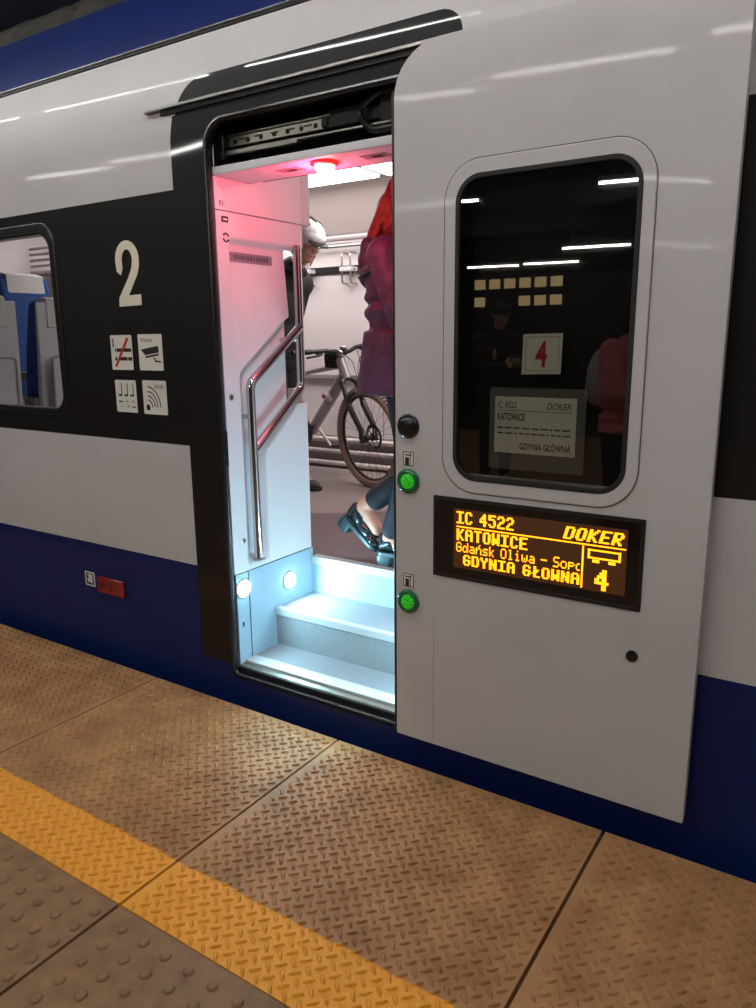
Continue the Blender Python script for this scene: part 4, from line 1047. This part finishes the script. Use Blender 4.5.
mb = MB(); P = []; mb.prism(rrect(-.07,.07,0,.06,(.01,.01,.03,.03),5), -.004, .004, lambda a, b, y: tuple(hc+f*(.105+b)+l*a-u*(.025+b*.35)+u*y)); mb.build('helmet_peak', 'bike_black', hm, 40)
mb = MB()
for s in (-1,1): mb.tube([hc+l*.085*s+f*.03-u*.03, J['head']+l*.076*s+f*.025-u*.05, J['head']+l*.03*s+f*.045-u*.125], .004, 6)
mb.build('strap', 'bike_black', hm, 60)
cp = [('e', J['chest'], (.135,.19,.19)), ('e', J['belly'], (.13,.165,.17)), ('e', J['pelvis']+V3((0,0,.05)), (.135,.18,.12)), ('t', J['neck']+V3((0,0,-.01)), (.2,0,1), .07, .028), ('c', J['chest']+V3((.0,0,.1)), J['neck'], .135, .085), ('e', J['chest']+V3((.02,0,.13)), (.12,.2,.09))]
for q in 'LR': cp += [('c', J['chest']+V3((0,0,.1)), J['sh'+q], .1, .088), ('c', J['sh'+q], J['el'+q], .075, .062), ('c', J['el'+q], J['wr'+q], .06, .046)]
blob(cp, 'jacket', 'black_cloth', mn, .008, 3, label='black jacket')
tp = [('e', J['pelvis'], (.12,.165,.12))]
for q in 'LR': tp += [('c', J['hip'+q], J['kn'+q], .095, .072), ('c', J['kn'+q], J['an'+q]+V3((0,0,.02)), .07, .055)]
blob(tp, 'trousers', 'man_trousers', mn, .008, 3, label='dark trousers')
for q in 'LR':
    a = J['an'+q]; s = blob([('e', a+V3((.0,0,-.035)), (.06,.043,.05)), ('e', a+V3((.085,.005,-.045)), (.09,.047,.04)), ('c', a+V3((-.03,0,.02)), a+V3((-.03,0,-.04)), .035, .04)], 'shoe', 'grey_shoe', mn, .006, 2)
    mb = MB(); mb.prism(rrect(-.08,.185,-.048,.048,(.04,.045,.045,.04),6), -.08, -.058, lambda p, r, y, a=a: (a.x+p, a.y+r, a.z+y)); mb.build('sole', 'rubber', s, 40, .004)

# ---- two people on the platform, seen only mirrored in the door glass
def stander(x, y, face, hgt, kind, label):
    F = V3((face[0],face[1],0)).normalized(); Lf = V3((-F.y,F.x,0)); o = V3((x,y,0)); k = hgt/1.75
    at = lambda f_, l_, z: o+(F*f_+Lf*l_)*k+V3((0,0,z*k))
    fwd = lambda a, b, c: tuple(F*a+Lf*b+V3((0,0,c)))
    J = dict(head=at(.05,0,1.63), face=V3(fwd(.85,0,-.5)), hup=(0,0,1), neck=at(.0,0,1.47), chest=at(-.02,0,1.27), belly=at(-.02,0,1.06), pelvis=at(-.03,0,.92),
        shL=at(-.01,.19,1.40), shR=at(-.01,-.19,1.40), elL=at(.03,.24,1.12), elR=at(.03,-.24,1.12), wrL=at(.27,.07,1.16), wrR=at(.27,-.07,1.16), hdL=V3(fwd(.7,-.5,.3)), hdR=V3(fwd(.7,.5,.3)), hnL=V3(fwd(0,-1,.3)), hnR=V3(fwd(0,1,.3)), thL=-1, thR=1,
        hipL=at(-.03,.09,.88), hipR=at(-.03,-.09,.88), knL=at(0,.1,.48), knR=at(.02,-.1,.48), anL=at(-.02,.1,.085), anR=at(0,-.1,.085), toL=at(.12,.12,.03), toR=at(.14,-.12,.03))
    p = empty('person', (x,y,0), label, 'person')
    Rz = Matrix((F, Lf, V3((0,0,1)))).transposed()
    b = blob(body_prims(J), 'body', 'skin', p, .009, 2); face_parts(b, J['head'], J['face'])
    jm = 'black_cloth' if kind == 'cap' else 'pink'
    cp = [('e', J['chest'], (.135*k,.19*k,.19*k), Rz), ('e', J['belly'], (.14*k,.18*k,.17*k), Rz), ('e', J['pelvis'], (.15*k,.19*k,.14*k), Rz), ('c', J['chest']+V3((0,0,.1)), J['neck'], .12*k, .075*k)]
    if kind != 'cap':
        for i in range(7): cp.append(('e', at(-.02,0,1.38-.085*i), (.165*k,.21*k,.05*k), Rz))
    for q in 'LR': cp += [('c', J['chest']+V3((0,0,.1)), J['sh'+q], .09*k, .085*k), ('c', J['sh'+q], J['el'+q], .08*k, .066*k), ('c', J['el'+q], J['wr'+q], .062*k, .048*k)]
    blob(cp, 'jacket', jm, p, .01, 2)
    tp = [('e', J['pelvis'], (.13*k,.17*k,.12*k), Rz)]
    for q in 'LR': tp += [('c', J['hip'+q], J['kn'+q], .098*k, .075*k), ('c', J['kn'+q], J['an'+q]+V3((0,0,.02)), .072*k, .056*k)]
    blob(tp, 'trousers', 'man_trousers', p, .01, 2)
    for q in 'LR':
        blob([('e', J['an'+q]-V3((0,0,.03)), (.06,.045,.05), Rz), ('e', J['an'+q].lerp(J['to'+q], .7)+V3((0,0,-.005)), (.1,.048,.04), Rz), ('b', J['an'+q].lerp(J['to'+q], .35)+V3((0,0,-.062+.03)), (.22,.08,.03), Rz)], 'shoe', 'rubber', p, .008, 2)
    if kind == 'cap':
        hc = J['head']+V3((0,0,.055)); c = blob([('e', hc, (.108,.092,.075), Rz), ('e', hc-V3((0,0,.03)), (.106,.09,.04), Rz)], 'cap', 'black_cloth', p, .008, 2, label='black cap')
        mb = MB(); mb.prism(rrect(-.075,.075,0,.085,(.01,.01,.05,.05),5), -.004, .004, lambda a, b_, y: tuple(hc+F*(.085+b_)+Lf*a+V3((0,0,-.03-.3*b_+y)))); mb.build('cap_peak', 'black_cloth', c, 40)
        mb = MB(); mb.box(at(.36,.0,1.21), (.012,.075,.15), Rz @ Euler((0,-.5,0)).to_matrix()); tag(mb.build('phone', 'bike_black', None, 35, .004), 'dark phone held by the man in the black cap', 'phone')
    else:
        blob([('e', J['head']+V3((-.02*F.x,-.02*F.y,.03)), (.10,.092,.11), Rz), ('c', J['head']-F*.05, J['head']-F*.07-V3((0,0,.2)), .08, .05)], 'hair', 'dark_hair', p, .009, 2)
        blob([('e', at(-.17,.06,1.22), (.08,.15,.20), Rz), ('e', at(-.2,.06,1.14), (.07,.13,.12), Rz), ('c', at(-.08,.14,1.42), at(-.1,.14,1.1), .018), ('c', at(-.08,-.1,1.42), at(-.1,-.08,1.1), .018)], 'backpack', 'white_cloth', p, .01, 2, label='white rucksack')
    return p
stander(-3.15, -5.0, (.75,.6), 1.80, 'cap', 'man in a black cap and dark coat looking down at his phone on the platform')
stander(-1.36, -3.15, (.9,.35), 1.72, 'pink', 'person in a pink quilted jacket with a white rucksack on the platform')

# ================================================================== STATION behind and above
mb = MB(); mb.bb((-22,-26,4.1), (12,7,4.2)); struct(mb, 'ceiling', 'station_ceiling', 'dark station ceiling')
mb = MB(); mb.bb((-22,-26.2,-1), (12,-26,4.2)); struct(mb, 'wall_back', 'station_wall')
mb = MB(); mb.bb((-22,6.5,-1), (12,6.7,4.2)); struct(mb, 'wall_track', 'station_wall')
mb = MB(); mb.bb((-22,-26,-.32), (12,-9,-.05)); struct(mb, 'floor_hall', 'station_wall')
def tube_lamp(x, y, z, L, first=[None]):
    if first[0] is None:
        t = empty('ceiling_lamp', (0,0,0), 'fluorescent tube lamp hanging over the platform', 'ceiling lamp', 'fluorescent tubes over the platforms')
        mb = MB(); mb.bb((-L/2,-.06,.02), (L/2,.06,.08)); mb.build('fixture', 'fixture', t, 35, .01, True)
        mb = MB(); mb.cyl((-L/2+.02,0,0), (L/2-.02,0,0), .02, n=12); mb.build('tube', 'tube', t, 60, 0, True)
        mb = MB()
        for s in (-1,1): mb.cyl((s*L*.35,0,.08), (s*L*.35,0,1.0), .008, n=8)
        mb.build('hanger', 'fixture', t, 35, 0, True)
        first[0] = t
    else: t = copy_tree(first[0])
    t.location = (x,y,z); return t
for k in range(6): tube_lamp(-6.05+1.75*k, -.66-.15*(-6.05+1.75*k+4.2), 3.78, 1.5).rotation_euler[2] = math.atan(-.15)
for k in range(7): tube_lamp(-9.3+1.75*k, -4.6, 3.72, 1.5)  # unseen row added as fill light for the platform and door front
for x in (-6.3, -2.85): tube_lamp(x, -9.4, 3.6, 1.5)
for x in (-5.45, -3.75): tube_lamp(x, -15.2, 3.4, 1.5)
for x in (-9.3, -7.6): tube_lamp(x, -18.2, 3.4, 1.5)
# far shop front with lit panes (mirrored in the door glass)
t = empty('kiosk', (-7.5,-13.5,-.05), 'dark kiosk with lit yellow windows across the station', 'kiosk')
mb = MB(); mb.bb((-11.5,-14.5,-.05), (-4.2,-13.2,2.72)); mb.build('hoarding', 'kiosk', t, 35, .02)
r8 = random.Random(8)
for i in range(6):
    for j in range(2):
        x = -7.42+.34*i
        if r8.random() < .2: continue
        mb = MB(); mb.ring(rrect(x, x+.30, 2.08+.36*j, 2.32+.36*j, .01, 1), rrect(x+.02, x+.28, 2.10+.36*j, 2.30+.36*j, .008, 1), -13.22, -13.17); f = mb.build('window', 'kiosk', t, None)
        mb = MB(); mb.bb((x+.02,-13.2,2.10+.36*j), (x+.28,-13.19,2.30+.36*j)); mb.build('pane', 'lit', f, None)

# ================================================================== LIGHTS, WORLD, CAMERA
def light(name, typ, loc, energy, color, size=.05, rot=None, **kw):
    d = bpy.data.lights.new(name, typ); d.energy = energy; d.color = color
    if typ == 'AREA':
        d.shape = 'RECTANGLE'; d.size = size[0]; d.size_y = size[1]
    else: d.shadow_soft_size = size
    for k, v in kw.items(): setattr(d, k, v)
    o = bpy.data.objects.new(name, d); COL.objects.link(o); o.location = loc
    if rot: o.rotation_euler = rot
    return o
light('warning_lamp_light', 'POINT', (-1.72,.12,1.99), 6, (1,.05,.14), .03)
light('step_lamp_light', 'SPOT', (XJ+.03,.067,.452), 9, (.42,.82,1), .02, (0,math.radians(-78),math.radians(12)), spot_size=math.radians(165), spot_blend=.6)
light('step_lamp_light', 'SPOT', (XJ+.03,.365,.405), 13, (.42,.82,1), .02, (0,math.radians(-78),math.radians(10)), spot_size=math.radians(165), spot_blend=.6)

for y, z in ((.067,.452), (.365,.405)):
    light('step_lamp_light', 'SPOT', (-1.222,y,z), 10, (.42,.82,1), .02, (0,math.radians(82),math.radians(0)), spot_size=math.radians(170), spot_blend=.6)

w = bpy.data.worlds.new('World'); S.world = w; w.use_nodes = True
w.node_tree.nodes['Background'].inputs[0].default_value = (.020,.022,.028,1); w.node_tree.nodes['Background'].inputs[1].default_value = 1

cam = bpy.data.cameras.new('Camera'); co = bpy.data.objects.new('Camera', cam); COL.objects.link(co)
cam.sensor_fit = 'VERTICAL'; cam.sensor_height = 36; cam.sensor_width = 27; cam.lens = 749.26/1008*36; cam.clip_start = .05
pt, yw, rl = .218253, .579479, -.0100815
fwd = V3((-math.sin(yw)*math.cos(pt), math.cos(yw)*math.cos(pt), -math.sin(pt))); rt = V3((math.cos(yw), math.sin(yw), 0)); up = rt.cross(fwd)
r2 = rt*math.cos(rl)+up*math.sin(rl); u2 = up*math.cos(rl)-rt*math.sin(rl)
co.matrix_world = Matrix(((r2.x,u2.x,-fwd.x,0), (r2.y,u2.y,-fwd.y,-2.13), (r2.z,u2.z,-fwd.z,1.475), (0,0,0,1)))
S.camera = co
vs = S.view_settings; vs.view_transform = 'Standard'; vs.look = 'None'; vs.gamma = 1; vs.exposure = 0; vs.use_curve_mapping = False
S.cycles.max_bounces = 10; S.cycles.transparent_max_bounces = 12; S.cycles.sample_clamp_indirect = 6
